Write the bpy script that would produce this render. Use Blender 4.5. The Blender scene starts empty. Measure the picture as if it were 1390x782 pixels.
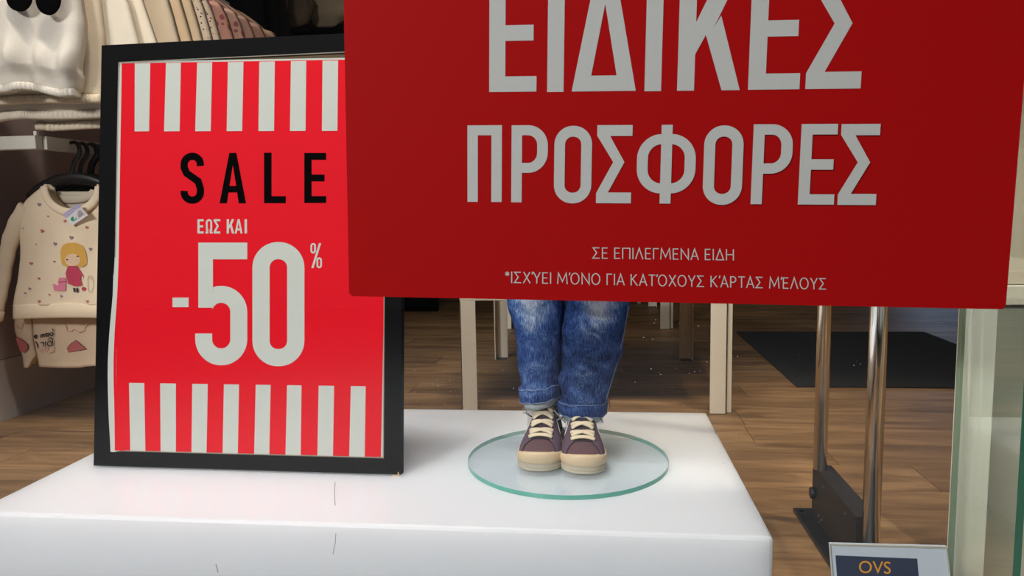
import bpy, bmesh, math, random
from mathutils import Vector, Matrix, noise
random.seed(7)
PI = math.pi
SC = bpy.context.scene
COL = SC.collection

# ------------------------------------------------------------------ camera
FPX, PITCH, ROLL, YAW = 1000.0, .1095, -.0178, -.1138
CX, CY = 695.0, 391.0
EYE = Vector((0, 0, .65))
F = Vector((0, math.cos(PITCH), -math.sin(PITCH)))
U0 = Vector((0, math.sin(PITCH), math.cos(PITCH)))
X0 = Vector((1, 0, 0))
RX = math.cos(ROLL)*X0 + math.sin(ROLL)*U0
RU = -math.sin(ROLL)*X0 + math.cos(ROLL)*U0
RZ = Matrix.Rotation(-YAW, 3, 'Z')
RX, RU, F = RZ @ RX, RZ @ RU, RZ @ F
cam_d = bpy.data.cameras.new('camera')
cam = bpy.data.objects.new('camera', cam_d)
COL.objects.link(cam)
m = Matrix((RX, RU, -F)).transposed().to_4x4()
m.translation = EYE
cam.matrix_world = m
cam_d.sensor_width = 36
cam_d.lens = FPX/1390*36
cam_d.clip_start = .02
cam_d.clip_end = 60
SC.camera = cam

# ------------------------------------------------------------------ world, lights, exposure
SC.view_settings.view_transform = 'Standard'
SC.view_settings.look = 'None'
SC.view_settings.gamma = 1
SC.view_settings.use_curve_mapping = False
SC.view_settings.exposure = 0
w = bpy.data.worlds.new('world')
SC.world = w
w.use_nodes = True
w.node_tree.nodes['Background'].inputs[0].default_value = (.8, .88, 1, 1)
w.node_tree.nodes['Background'].inputs[1].default_value = .035


def area(name, loc, target, sx, sy, power, col=(1, 1, 1), spread=180):
    d = bpy.data.lights.new(name, 'AREA')
    d.shape = 'RECTANGLE'
    d.size, d.size_y = sx, sy
    d.energy = power
    d.color = col
    d.spread = math.radians(spread)
    o = bpy.data.objects.new(name, d)
    COL.objects.link(o)
    o.location = loc
    o.rotation_euler = (Vector(target)-Vector(loc)).to_track_quat('-Z', 'Y').to_euler()
    return o


def spot(name, loc, target, power, angle, col=(1, 1, 1), r=.05, blend=.6):
    d = bpy.data.lights.new(name, 'SPOT')
    d.energy = power
    d.color = col
    d.spot_size = math.radians(angle)
    d.spot_blend = blend
    d.shadow_soft_size = r
    o = bpy.data.objects.new(name, d)
    COL.objects.link(o)
    o.location = loc
    o.rotation_euler = (Vector(target)-Vector(loc)).to_track_quat('-Z', 'Y').to_euler()
    return o


area('window_lamp', (-.45, 1.06, 2.75), (-.35, 1.35, .2), 1.3, .12, 22, (1, .97, .94), 120)
area('street_lamp', (-2.4, -2.6, 2.7), (-.1, .95, .6), 1.2, .5, 160, (1, .99, .99))
spot('rack_spot', (-.9, 1.25, 2.75), (-1.5, 2.1, .9), 42, 40, (1, .84, .66), .05)
spot('rack_spot', (1.2, 1.2, 2.6), (-1.5, 2.2, .9), 330, 28, (1, .86, .70), .05)  # extra low-angle fill, added to brighten the hems and wall
spot('gate_spot', (.95, 1.3, 2.75), (.8, 1.7, 0), 150, 46, (1, .88, .70), .06, .6)
spot('left_floor_spot', (-1.2, 1.1, 2.75), (-1.2, 1.2, 0), 10, 24, (1, .86, .7), .05)
spot('table_spot', (.25, 1.2, 2.75), (.05, 2.25, .1), 75, 36, (1, .93, .82), .05, .5)
area('shop_lamp', (1.0, 4.4, 2.8), (1.0, 4.4, 0), 1.2, .3, 2, (1, .9, .8))
area('shop_lamp', (-.6, 2.6, 2.8), (-.4, 2.6, 0), .9, .3, 1.5, (1, .88, .76), 110)
spot('entrance_fill', (.9, -.3, 2.6), (.84, 1.2, .42), 270, 17, (1, .98, .92), .05, .5)  # added fill that brightens the pale post and grey panel, no known fixture
area('daylight', (-1.0, -3.6, 3.8), (-1.0, -2.6, -.7), 3.0, 2.0, 58, (.86, .93, 1), 100)
area('cool_floor_fill', (3.6, 8.2, 1.2), (2.2, 4.5, 0), .4, 1.0, 1.6, (.45, .65, 1), 100)  # added cool light for the bluish floor sheen, source unseen

# ------------------------------------------------------------------ pixel -> world helpers


def ray(x, y):
    return F + RX*((x-CX)/FPX) - RU*((y-CY)/FPX)


def atz(x, y, z=0.0):
    d = ray(x, y)
    return EYE + d*((z-EYE.z)/d.z)


def aty(x, y, Y):
    d = ray(x, y)
    return EYE + d*(Y/d.y)


def atx(x, y, X):
    d = ray(x, y)
    return EYE + d*(X/d.x)


def onplane(x, y, o, n):
    d = ray(x, y)
    return EYE + d*((o-EYE).dot(n)/d.dot(n))

# ------------------------------------------------------------------ materials


def s2l(c):
    return tuple(((v/255)/12.92 if v/255 <= .04045 else ((v/255+.055)/1.055)**2.4) for v in c)


def mat(name, col, rough=.6, metal=0, var=0.0, scale=20, bump=0.0, bscale=200, spec=.5, srgb=True, stretch=None, coat=0, sss=0):
    M = bpy.data.materials.new(name)
    M.use_nodes = True
    nt = M.node_tree
    b = nt.nodes['Principled BSDF']
    c = s2l(col) if srgb else col
    b.inputs['Base Color'].default_value = (*c, 1)
    b.inputs['Roughness'].default_value = rough
    b.inputs['Metallic'].default_value = metal
    b.inputs['Specular IOR Level'].default_value = spec
    b.inputs['Coat Weight'].default_value = coat
    if sss:
        b.inputs['Subsurface Weight'].default_value = sss
        b.inputs['Subsurface Radius'].default_value = (.10, .095, .09)
        b.inputs['Subsurface Scale'].default_value = 1
    tc = nt.nodes.new('ShaderNodeTexCoord')
    src = tc.outputs['Object']
    if stretch:
        mp = nt.nodes.new('ShaderNodeMapping')
        mp.inputs['Scale'].default_value = stretch
        nt.links.new(src, mp.inputs[0])
        src = mp.outputs[0]
    if var:
        n = nt.nodes.new('ShaderNodeTexNoise')
        n.inputs['Scale'].default_value = scale
        n.inputs['Detail'].default_value = 6
        nt.links.new(src, n.inputs['Vector'])
        mx = nt.nodes.new('ShaderNodeMix')
        mx.data_type = 'RGBA'
        mx.inputs[6].default_value = (*[v*(1-var) for v in c], 1)
        mx.inputs[7].default_value = (*[min(1, v*(1+var)) for v in c], 1)
        nt.links.new(n.outputs['Fac'], mx.inputs[0])
        nt.links.new(mx.outputs[2], b.inputs['Base Color'])
    if bump:
        n = nt.nodes.new('ShaderNodeTexNoise')
        n.inputs['Scale'].default_value = bscale
        n.inputs['Detail'].default_value = 4
        nt.links.new(src, n.inputs['Vector'])
        bp = nt.nodes.new('ShaderNodeBump')
        bp.inputs['Strength'].default_value = bump
        bp.inputs['Distance'].default_value = .002
        nt.links.new(n.outputs['Fac'], bp.inputs['Height'])
        nt.links.new(bp.outputs[0], b.inputs['Normal'])
    return M


def N(nt, t, **kw):
    n = nt.nodes.new(t)
    for k, v in kw.items():
        setattr(n, k, v)
    return n


def glass_mat(name, tint, ior=1.45, rough=0.0, body=None, bodyfac=0.0):
    M = bpy.data.materials.new(name)
    M.use_nodes = True
    nt = M.node_tree
    nt.nodes.remove(nt.nodes['Principled BSDF'])
    out = nt.nodes['Material Output']
    tr = N(nt, 'ShaderNodeBsdfTransparent')
    tr.inputs[0].default_value = (*tint, 1)
    gl = N(nt, 'ShaderNodeBsdfGlossy')
    gl.inputs['Roughness'].default_value = rough
    fr = N(nt, 'ShaderNodeFresnel')
    geo = N(nt, 'ShaderNodeNewGeometry')
    mr = N(nt, 'ShaderNodeMapRange')     # same reflectance from both faces of the pane
    mr.inputs[3].default_value = ior
    mr.inputs[4].default_value = 1/ior
    nt.links.new(geo.outputs['Backfacing'], mr.inputs[0])
    nt.links.new(mr.outputs[0], fr.inputs[0])
    mx = N(nt, 'ShaderNodeMixShader')
    nt.links.new(fr.outputs[0], mx.inputs[0])
    base = tr.outputs[0]
    if body:
        df = N(nt, 'ShaderNodeBsdfDiffuse')
        df.inputs[0].default_value = (*body, 1)
        m2 = N(nt, 'ShaderNodeMixShader')
        m2.inputs[0].default_value = bodyfac
        nt.links.new(base, m2.inputs[1])
        nt.links.new(df.outputs[0], m2.inputs[2])
        base = m2.outputs[0]
    nt.links.new(base, mx.inputs[1])
    nt.links.new(gl.outputs[0], mx.inputs[2])
    nt.links.new(mx.outputs[0], out.inputs[0])
    return M


def wood_mat():
    M = bpy.data.materials.new('floor_wood')
    M.use_nodes = True
    nt = M.node_tree
    b = nt.nodes['Principled BSDF']
    tc = N(nt, 'ShaderNodeTexCoord')
    oi = N(nt, 'ShaderNodeObjectInfo')
    ml = N(nt, 'ShaderNodeMath', operation='MULTIPLY')
    ml.inputs[1].default_value = 37
    nt.links.new(oi.outputs['Random'], ml.inputs[0])
    cb = N(nt, 'ShaderNodeCombineXYZ')
    nt.links.new(ml.outputs[0], cb.inputs[2])
    nt.links.new(ml.outputs[0], cb.inputs[0])
    ad = N(nt, 'ShaderNodeVectorMath', operation='ADD')
    nt.links.new(tc.outputs['Object'], ad.inputs[0])
    nt.links.new(cb.outputs[0], ad.inputs[1])
    mp = N(nt, 'ShaderNodeMapping')
    mp.inputs['Scale'].default_value = (1.3, 8, 1)
    nt.links.new(ad.outputs[0], mp.inputs[0])
    n1 = N(nt, 'ShaderNodeTexNoise')
    n1.inputs['Scale'].default_value = 2.2
    n1.inputs['Detail'].default_value = 8
    n1.inputs['Roughness'].default_value = .6
    n1.inputs['Distortion'].default_value = .6
    nt.links.new(mp.outputs[0], n1.inputs['Vector'])
    mp2 = N(nt, 'ShaderNodeMapping')
    mp2.inputs['Scale'].default_value = (3.5, 60, 1)
    nt.links.new(ad.outputs[0], mp2.inputs[0])
    n2 = N(nt, 'ShaderNodeTexNoise')
    n2.inputs['Scale'].default_value = 2
    n2.inputs['Detail'].default_value = 5
    nt.links.new(mp2.outputs[0], n2.inputs['Vector'])
    cr = N(nt, 'ShaderNodeValToRGB')
    e = cr.color_ramp.elements
    e[0].position = .28
    e[0].color = (.105, .052, .022, 1)
    e[1].position = .75
    e[1].color = (.42, .25, .12, 1)
    k = cr.color_ramp.elements.new(.5)
    k.color = (.26, .145, .064, 1)
    nt.links.new(n1.outputs['Fac'], cr.inputs[0])
    m1 = N(nt, 'ShaderNodeMix', data_type='RGBA', blend_type='MULTIPLY')
    m1.inputs[0].default_value = .3
    cr2 = N(nt, 'ShaderNodeValToRGB')
    cr2.color_ramp.elements[0].position = .3
    cr2.color_ramp.elements[0].color = (.45, .42, .4, 1)
    cr2.color_ramp.elements[1].position = .6
    cr2.color_ramp.elements[1].color = (1, 1, 1, 1)
    nt.links.new(n2.outputs['Fac'], cr2.inputs[0])
    nt.links.new(cr.outputs[0], m1.inputs[6])
    nt.links.new(cr2.outputs[0], m1.inputs[7])
    hs = N(nt, 'ShaderNodeHueSaturation')
    mr = N(nt, 'ShaderNodeMapRange')
    mr.inputs[3].default_value = .82
    mr.inputs[4].default_value = 1.15
    nt.links.new(oi.outputs['Random'], mr.inputs[0])
    nt.links.new(mr.outputs[0], hs.inputs['Value'])
    nt.links.new(m1.outputs[2], hs.inputs['Color'])
    nt.links.new(hs.outputs[0], b.inputs['Base Color'])
    b.inputs['Roughness'].default_value = .5
    b.inputs['Specular IOR Level'].default_value = .3
    bp = N(nt, 'ShaderNodeBump')
    bp.inputs['Strength'].default_value = .15
    bp.inputs['Distance'].default_value = .001
    nt.links.new(n2.outputs['Fac'], bp.inputs['Height'])
    nt.links.new(bp.outputs[0], b.inputs['Normal'])
    return M


def denim_mat():
    M = bpy.data.materials.new('denim')
    M.use_nodes = True
    nt = M.node_tree
    b = nt.nodes['Principled BSDF']
    b.inputs['Roughness'].default_value = .9
    b.inputs['Specular IOR Level'].default_value = .1
    tc = N(nt, 'ShaderNodeTexCoord')
    # worn streaks
    mp = N(nt, 'ShaderNodeMapping')
    mp.inputs['Scale'].default_value = (620, 620, 70)
    nt.links.new(tc.outputs['Object'], mp.inputs[0])
    n = N(nt, 'ShaderNodeTexNoise')
    n.inputs['Scale'].default_value = 1
    n.inputs['Detail'].default_value = 5
    nt.links.new(mp.outputs[0], n.inputs['Vector'])
    n2 = N(nt, 'ShaderNodeTexNoise')
    n2.inputs['Scale'].default_value = 22
    n2.inputs['Detail'].default_value = 7
    n2.inputs['Distortion'].default_value = 1.2
    nt.links.new(tc.outputs['Object'], n2.inputs['Vector'])
    sp = N(nt, 'ShaderNodeSeparateXYZ')
    nt.links.new(tc.outputs['Object'], sp.inputs[0])
    at = N(nt, 'ShaderNodeAttribute')
    at.attribute_name = 'fade'
    m1 = N(nt, 'ShaderNodeMath', operation='MULTIPLY_ADD')
    nt.links.new(n2.outputs['Fac'], m1.inputs[0])
    m1.inputs[1].default_value = 1.1
    m1.inputs[2].default_value = -.50
    m2 = N(nt, 'ShaderNodeMath', operation='MULTIPLY_ADD')
    nt.links.new(n.outputs['Fac'], m2.inputs[0])
    m2.inputs[1].default_value = 1.2
    m2.inputs[2].default_value = -.52
    a1 = N(nt, 'ShaderNodeMath', operation='ADD')
    nt.links.new(m1.outputs[0], a1.inputs[0])
    nt.links.new(m2.outputs[0], a1.inputs[1])
    a2 = N(nt, 'ShaderNodeMath', operation='ADD')
    nt.links.new(a1.outputs[0], a2.inputs[0])
    nt.links.new(at.outputs['Fac'], a2.inputs[1])
    cr = N(nt, 'ShaderNodeValToRGB')
    el = cr.color_ramp.elements
    el[0].position = 0
    el[0].color = (*s2l((22, 34, 72)), 1)
    el[1].position = 1
    el[1].color = (*s2l((206, 216, 232)), 1)
    for p, c in ((.2, (38, 62, 118)), (.45, (66, 98, 158)), (.7, (126, 152, 194))):
        k = el.new(p)
        k.color = (*s2l(c), 1)
    nt.links.new(a2.outputs[0], cr.inputs[0])
    nt.links.new(cr.outputs[0], b.inputs['Base Color'])
    bp = N(nt, 'ShaderNodeBump')
    bp.inputs['Strength'].default_value = .35
    bp.inputs['Distance'].default_value = .0015
    nt.links.new(n.outputs['Fac'], bp.inputs['Height'])
    nt.links.new(bp.outputs[0], b.inputs['Normal'])
    return M


def dots_mat(name, base, dot, scale=60, size=.22, dot2=None):
    M = mat(name, base, .9, var=0, bump=.3, bscale=120, spec=.1)
    nt = M.node_tree
    b = nt.nodes['Principled BSDF']
    tc = N(nt, 'ShaderNodeTexCoord')
    v = N(nt, 'ShaderNodeTexVoronoi')
    v.inputs['Scale'].default_value = scale
    nt.links.new(tc.outputs['Object'], v.inputs['Vector'])
    lt = N(nt, 'ShaderNodeMath', operation='LESS_THAN')
    lt.inputs[1].default_value = size
    nt.links.new(v.outputs['Distance'], lt.inputs[0])
    mx = N(nt, 'ShaderNodeMix', data_type='RGBA')
    mx.inputs[6].default_value = (*s2l(base), 1)
    mx.inputs[7].default_value = (*s2l(dot), 1)
    nt.links.new(lt.outputs[0], mx.inputs[0])
    nt.links.new(mx.outputs[2], b.inputs['Base Color'])
    return M


MT = dict(
    wood=wood_mat(),
    joint=mat('floor_joint', (38, 28, 22), .9),
    wall=mat('wall_paint', (168, 150, 148), .8, var=.12, scale=3),
    wall_low=mat('wall_lower_panel', (196, 184, 178), .7, var=.1, scale=4),
    dark=mat('dark_wall', (40, 36, 36), .8, var=.15, scale=2),
    ceil=mat('ceiling_white', (150, 148, 145), .9),
    beige=mat('beige_cladding', (225, 208, 184), .6, var=.12, scale=8),
    post=mat('pale_post', (240, 238, 222), .4),
    greypanel=mat('grey_panel', (160, 160, 144), .5, var=.06, scale=5),
    acrylic=mat('white_acrylic', (238, 240, 244), .32, spec=.5, sss=.85),
    redpaint=mat('sign_red', (172, 8, 8), .6, var=.05, scale=300, spec=.06),
    signletter=mat('sign_letter_grey', (196, 196, 192), .6, var=.04, scale=400, spec=.2),
    posterred=mat('poster_red', (222, 12, 32), .6, var=.04, scale=8, spec=.08),
    posterwhite=mat('poster_white', (198, 201, 192), .6, var=.02, spec=.1),
    posterblack=mat('poster_black', (8, 7, 7), .7, spec=0),
    frameblack=mat('frame_black', (14, 13, 14), .6, var=.2, scale=60, bump=.05, spec=.04),
    chipwood=mat('bare_wood_chip', (205, 175, 130), .8),
    lip=mat('frame_lip', (150, 140, 120), .5),
    card=mat('backing_board', (120, 100, 75), .9),
    chrome=mat('chrome', (245, 243, 240), .12, 1),
    blacksteel=mat('black_steel', (46, 42, 40), .5, .3, var=.4, scale=30, bump=.15),
    blackplate=mat('black_plate', (48, 50, 54), .3, .5, var=.3, scale=30),
    screw=mat('screw_steel', (110, 110, 112), .35, .9),
    cream=mat('cream_lacquer', (236, 226, 206), .4, var=.03, scale=12),
    mat_rug=mat('rubber_mat', (30, 30, 30), .95, var=.4, scale=300, bump=.8, bscale=400),
    rail=mat('white_powder_coat', (214, 208, 196), .35),
    hanger=mat('black_plastic', (16, 15, 15), .3),
    steel=mat('hook_steel', (60, 58, 56), .3, .9),
    denim=denim_mat(),
    lining=mat('denim_lining', (178, 188, 190), .95, var=.25, scale=150, bump=.4, bscale=500),
    seam=mat('seam_thread', (120, 140, 180), .9),
    canvas=mat('brown_canvas', (98, 72, 76), .9, var=.12, scale=300, bump=.4, bscale=900, spec=.1),
    canvas_side=mat('mauve_brown_canvas', (96, 76, 90), .9, var=.15, scale=300, bump=.4, bscale=900, spec=.1),
    canvas_dark=mat('dark_canvas_binding', (44, 34, 42), .9),
    tongue=mat('tongue_canvas', (84, 66, 78), .9, var=.1, scale=200),
    lace=mat('cream_lace', (222, 206, 174), .85, bump=.4, bscale=1500),
    foxing=mat('tan_rubber', (210, 186, 150), .5, var=.05, scale=20),
    outsole=mat('grey_rubber', (194, 182, 160), .55, var=.06, scale=20),
    stripe=mat('white_leather', (215, 215, 215), .5),
    cord=mat('grey_cord', (165, 163, 160), .8, bump=.5, bscale=2000),
    tee=mat('cream_jersey', (240, 218, 188), .9, var=.05, scale=20, bump=.3, bscale=500, spec=.1),
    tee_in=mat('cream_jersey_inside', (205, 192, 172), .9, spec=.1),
    legging=mat('beige_jersey', (222, 196, 168), .9, var=.05, scale=30, bump=.3, bscale=500, spec=.1),
    tag_white=mat('tag_card', (232, 228, 230), .5),
    tag_lilac=mat('tag_lilac', (190, 182, 215), .5),
    green=mat('tag_green', (40, 160, 110), .5),
    ink_grey=mat('ink_grey', (120, 112, 112), .7),
    pk_dress=mat('print_crimson', (196, 62, 88), .8),
    pk_cat=mat('print_pink', (226, 128, 152), .8),
    hair=mat('print_yellow', (222, 170, 78), .8),
    skin=mat('print_skin', (236, 200, 165), .8),
    heart=mat('print_dusty_red', (188, 100, 98), .8),
    lilac=mat('print_mauve', (150, 122, 140), .8),
    ink=mat('print_ink', (46, 40, 44), .8),
    outline=mat('print_outline_pink', (216, 160, 158), .8),
    navy=mat('label_navy', (38, 50, 76), .4),
    amber=mat('label_amber', (236, 160, 40), .5),
    paper=mat('label_paper', (206, 214, 222), .4, var=.05, scale=20),
    clear_edge=mat('clear_plastic_edge', (190, 186, 172), .25),
    sidegreen=mat('glass_edge_green', (46, 104, 78), .15, var=.2, scale=30),
    palegreen=mat('glass_far_edge', (150, 168, 140), .3),
    discgreen=mat('glass_rim_teal', (92, 168, 150), .12, var=.1, scale=30),
    window=glass_mat('window_glass', (.985, .99, .985), 1.38),
    side=glass_mat('side_glass', (.95, .975, .95), 2.0),
    disc=glass_mat('disc_glass', (.975, .992, 1), 1.4, .02, (.86, .96, 1), .16),
    pavement=mat('pavement', (170, 170, 170), .8, var=.2, scale=6),
    dust=mat('glass_scuff', (200, 200, 195), .9),
)

# ------------------------------------------------------------------ object helpers


def link(name, me, m_, parent=None):
    o = bpy.data.objects.new(name, me)
    if m_ is not None and not me.materials:
        me.materials.append(MT[m_] if isinstance(m_, str) else m_)
    COL.objects.link(o)
    if parent is not None:
        o.parent = parent
    return o


def fin(name, bm, m_, parent=None, smooth=False, mats=None):
    me = bpy.data.meshes.new(name)
    bmesh.ops.recalc_face_normals(bm, faces=bm.faces[:])
    if parent is not None:
        off = parent.location if parent.parent is None else parent.location + parent.parent.location
        bmesh.ops.translate(bm, vec=-Vector(off), verts=bm.verts[:])
    bm.to_mesh(me)
    bm.free()
    if smooth:
        me.shade_smooth() if hasattr(me, 'shade_smooth') else [setattr(p, 'use_smooth', True) for p in me.polygons]
    if mats:
        for k in mats:
            me.materials.append(MT[k])
    return link(name, me, m_, parent)


def tag(o, label, cat=None, group=None, kind=None):
    if label:
        o['label'] = label
    if cat:
        o['category'] = cat
    if group:
        o['group'] = group
    if kind:
        o['kind'] = kind
    return o


def thing(name, label, cat, loc=(0, 0, 0), group=None):
    o = bpy.data.objects.new(name, None)
    o.empty_display_size = .05
    COL.objects.link(o)
    o.location = loc
    return tag(o, label, cat, group)


def struct(o):
    o['kind'] = 'structure'
    return o


def box(bm, x0, x1, y0, y1, z0, z1, bev=0, M=None, mi=0):
    vs = [bm.verts.new((x, y, z)) for z in (z0, z1) for y in (y0, y1) for x in (x0, x1)]
    fs = []
    for q in ((0, 1, 3, 2), (4, 6, 7, 5), (0, 4, 5, 1), (1, 5, 7, 3), (3, 7, 6, 2), (2, 6, 4, 0)):
        f = bm.faces.new([vs[i] for i in q])
        f.material_index = mi
        fs.append(f)
    if bev:
        es = list({e for f in fs for e in f.edges})
        r = bmesh.ops.bevel(bm, geom=es, offset=bev, segments=2, affect='EDGES', profile=.5)
        vs = list({v for f in r['faces'] for v in f.verts} | {v for v in vs if v.is_valid})
    if M is not None:
        bmesh.ops.transform(bm, matrix=M, verts=vs)
    return vs


def tube(bm, pts, r, n=12, cap=True, flat=1.0, up=None):
    """tube through points, r a number or list; flat squashes along the local second axis"""
    pts = [Vector(p) for p in pts]
    rs = r if isinstance(r, (list, tuple)) else [r]*len(pts)
    rings = []
    pa = None
    for i, p in enumerate(pts):
        t = (pts[min(i+1, len(pts)-1)] - pts[max(i-1, 0)]).normalized()
        ref = up if up is not None else (pa if pa is not None else (Vector((0, 0, 1)) if abs(t.z) < .9 else Vector((1, 0, 0))))
        a = (ref - t*ref.dot(t)).normalized()
        pa = a
        b = t.cross(a)
        rings.append([bm.verts.new(p + a*(math.cos(2*PI*k/n)*rs[i]*flat) + b*(math.sin(2*PI*k/n)*rs[i])) for k in range(n)])
    for i in range(len(rings)-1):
        for k in range(n):
            bm.faces.new((rings[i][k], rings[i][(k+1) % n], rings[i+1][(k+1) % n], rings[i+1][k]))
    if cap:
        bm.faces.new(rings[0][::-1])
        bm.faces.new(rings[-1])
    return rings


def cyl(bm, c, r, h, axis='Z', n=32, r2=None, bev=0):
    d = {'X': Vector((1, 0, 0)), 'Y': Vector((0, 1, 0)), 'Z': Vector((0, 0, 1))}[axis]
    c = Vector(c)
    r2 = r if r2 is None else r2
    if bev:
        pts = [c, c+d*bev*.3, c+d*bev, c+d*(h-bev), c+d*(h-bev*.3), c+d*h]
        rr = [r-bev, r-bev*.3, r, r2, r2-bev*.3, r2-bev]
    else:
        pts, rr = [c, c+d*h], [r, r2]
    return tube(bm, pts, rr, n)


def shell(bm, S, nu, nv, thick, wrap=False):
    """closed thin shell: S(u,v)->Vector is the front, back is moved by thick along +Y"""
    fr = [[bm.verts.new(S(i/nu, j/nv)) for i in range(nu+1)] for j in range(nv+1)]
    bk = [[bm.verts.new(fr[j][i].co + Vector((0, thick(i/nu, j/nv) if callable(thick) else thick, 0))) for i in range(nu+1)] for j in range(nv+1)]
    for j in range(nv):
        for i in range(nu):
            bm.faces.new((fr[j][i], fr[j][i+1], fr[j+1][i+1], fr[j+1][i]))
            bm.faces.new((bk[j][i], bk[j+1][i], bk[j+1][i+1], bk[j][i+1]))
    for j in range(nv):
        bm.faces.new((fr[j][0], fr[j+1][0], bk[j+1][0], bk[j][0]))
        bm.faces.new((fr[j][nu], bk[j][nu], bk[j+1][nu], fr[j+1][nu]))
    for i in range(nu):
        bm.faces.new((fr[0][i], bk[0][i], bk[0][i+1], fr[0][i+1]))
        bm.faces.new((fr[nv][i], fr[nv][i+1], bk[nv][i+1], bk[nv][i]))


def interp(tab, t):
    if t <= tab[0][0]:
        return tab[0][1]
    for (a, va), (b, vb) in zip(tab, tab[1:]):
        if t <= b:
            k = (t-a)/(b-a)
            return va+(vb-va)*k
    return tab[-1][1]


def smooth(tab, t):
    """catmull-rom through (t,value) table"""
    n = len(tab)
    if t <= tab[0][0]:
        return tab[0][1]
    if t >= tab[-1][0]:
        return tab[-1][1]
    for i in range(n-1):
        if t <= tab[i+1][0]:
            break
    x0, x1 = tab[i][0], tab[i+1][0]
    k = (t-x0)/(x1-x0)
    p0 = tab[max(i-1, 0)][1]
    p1, p2 = tab[i][1], tab[i+1][1]
    p3 = tab[min(i+2, n-1)][1]
    return .5*((2*p1)+(-p0+p2)*k+(2*p0-5*p1+4*p2-p3)*k*k+(-p0+3*p1-3*p2+p3)*k**3)

# ------------------------------------------------------------------ glyphs (pieces of flat lettering in a w x h box, stroke t)


def arcpts(cx, cy, rx, ry, a0, a1, n=14):
    return [(cx+rx*math.cos(math.radians(a0+(a1-a0)*i/n)), cy+ry*math.sin(math.radians(a0+(a1-a0)*i/n))) for i in range(n+1)]


def band(outer, inner, closed=False):
    out = []
    n = len(outer)
    for i in range(n if closed else n-1):
        j = (i+1) % n
        out.append([outer[i], outer[j], inner[j], inner[i]])
    return out


def rrect(x0, y0, x1, y1, r, n=12):
    ry = r
    return (arcpts(x1-r, y1-ry, r, ry, 0, 90, n) + arcpts(x0+r, y1-ry, r, ry, 90, 180, n) +
            arcpts(x0+r, y0+ry, r, ry, 180, 270, n) + arcpts(x1-r, y0+ry, r, ry, 270, 360, n))


def stroke(pts, t):
    """mitred strip along a polyline"""
    P = [Vector(p) for p in pts]
    L, R = [], []
    for i, p in enumerate(P):
        d0 = (P[i]-P[i-1]).normalized() if i else (P[1]-P[0]).normalized()
        d1 = (P[i+1]-P[i]).normalized() if i < len(P)-1 else d0
        n0, n1 = Vector((-d0.y, d0.x)), Vector((-d1.y, d1.x))
        mm = (n0+n1).normalized()
        k = t/2/max(.3, mm.dot(n0))
        L.append(tuple(p+mm*k))
        R.append(tuple(p-mm*k))
    return band(L, R)


def rect(x0, y0, x1, y1):
    return [(x0, y0), (x1, y0), (x1, y1), (x0, y1)]


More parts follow.
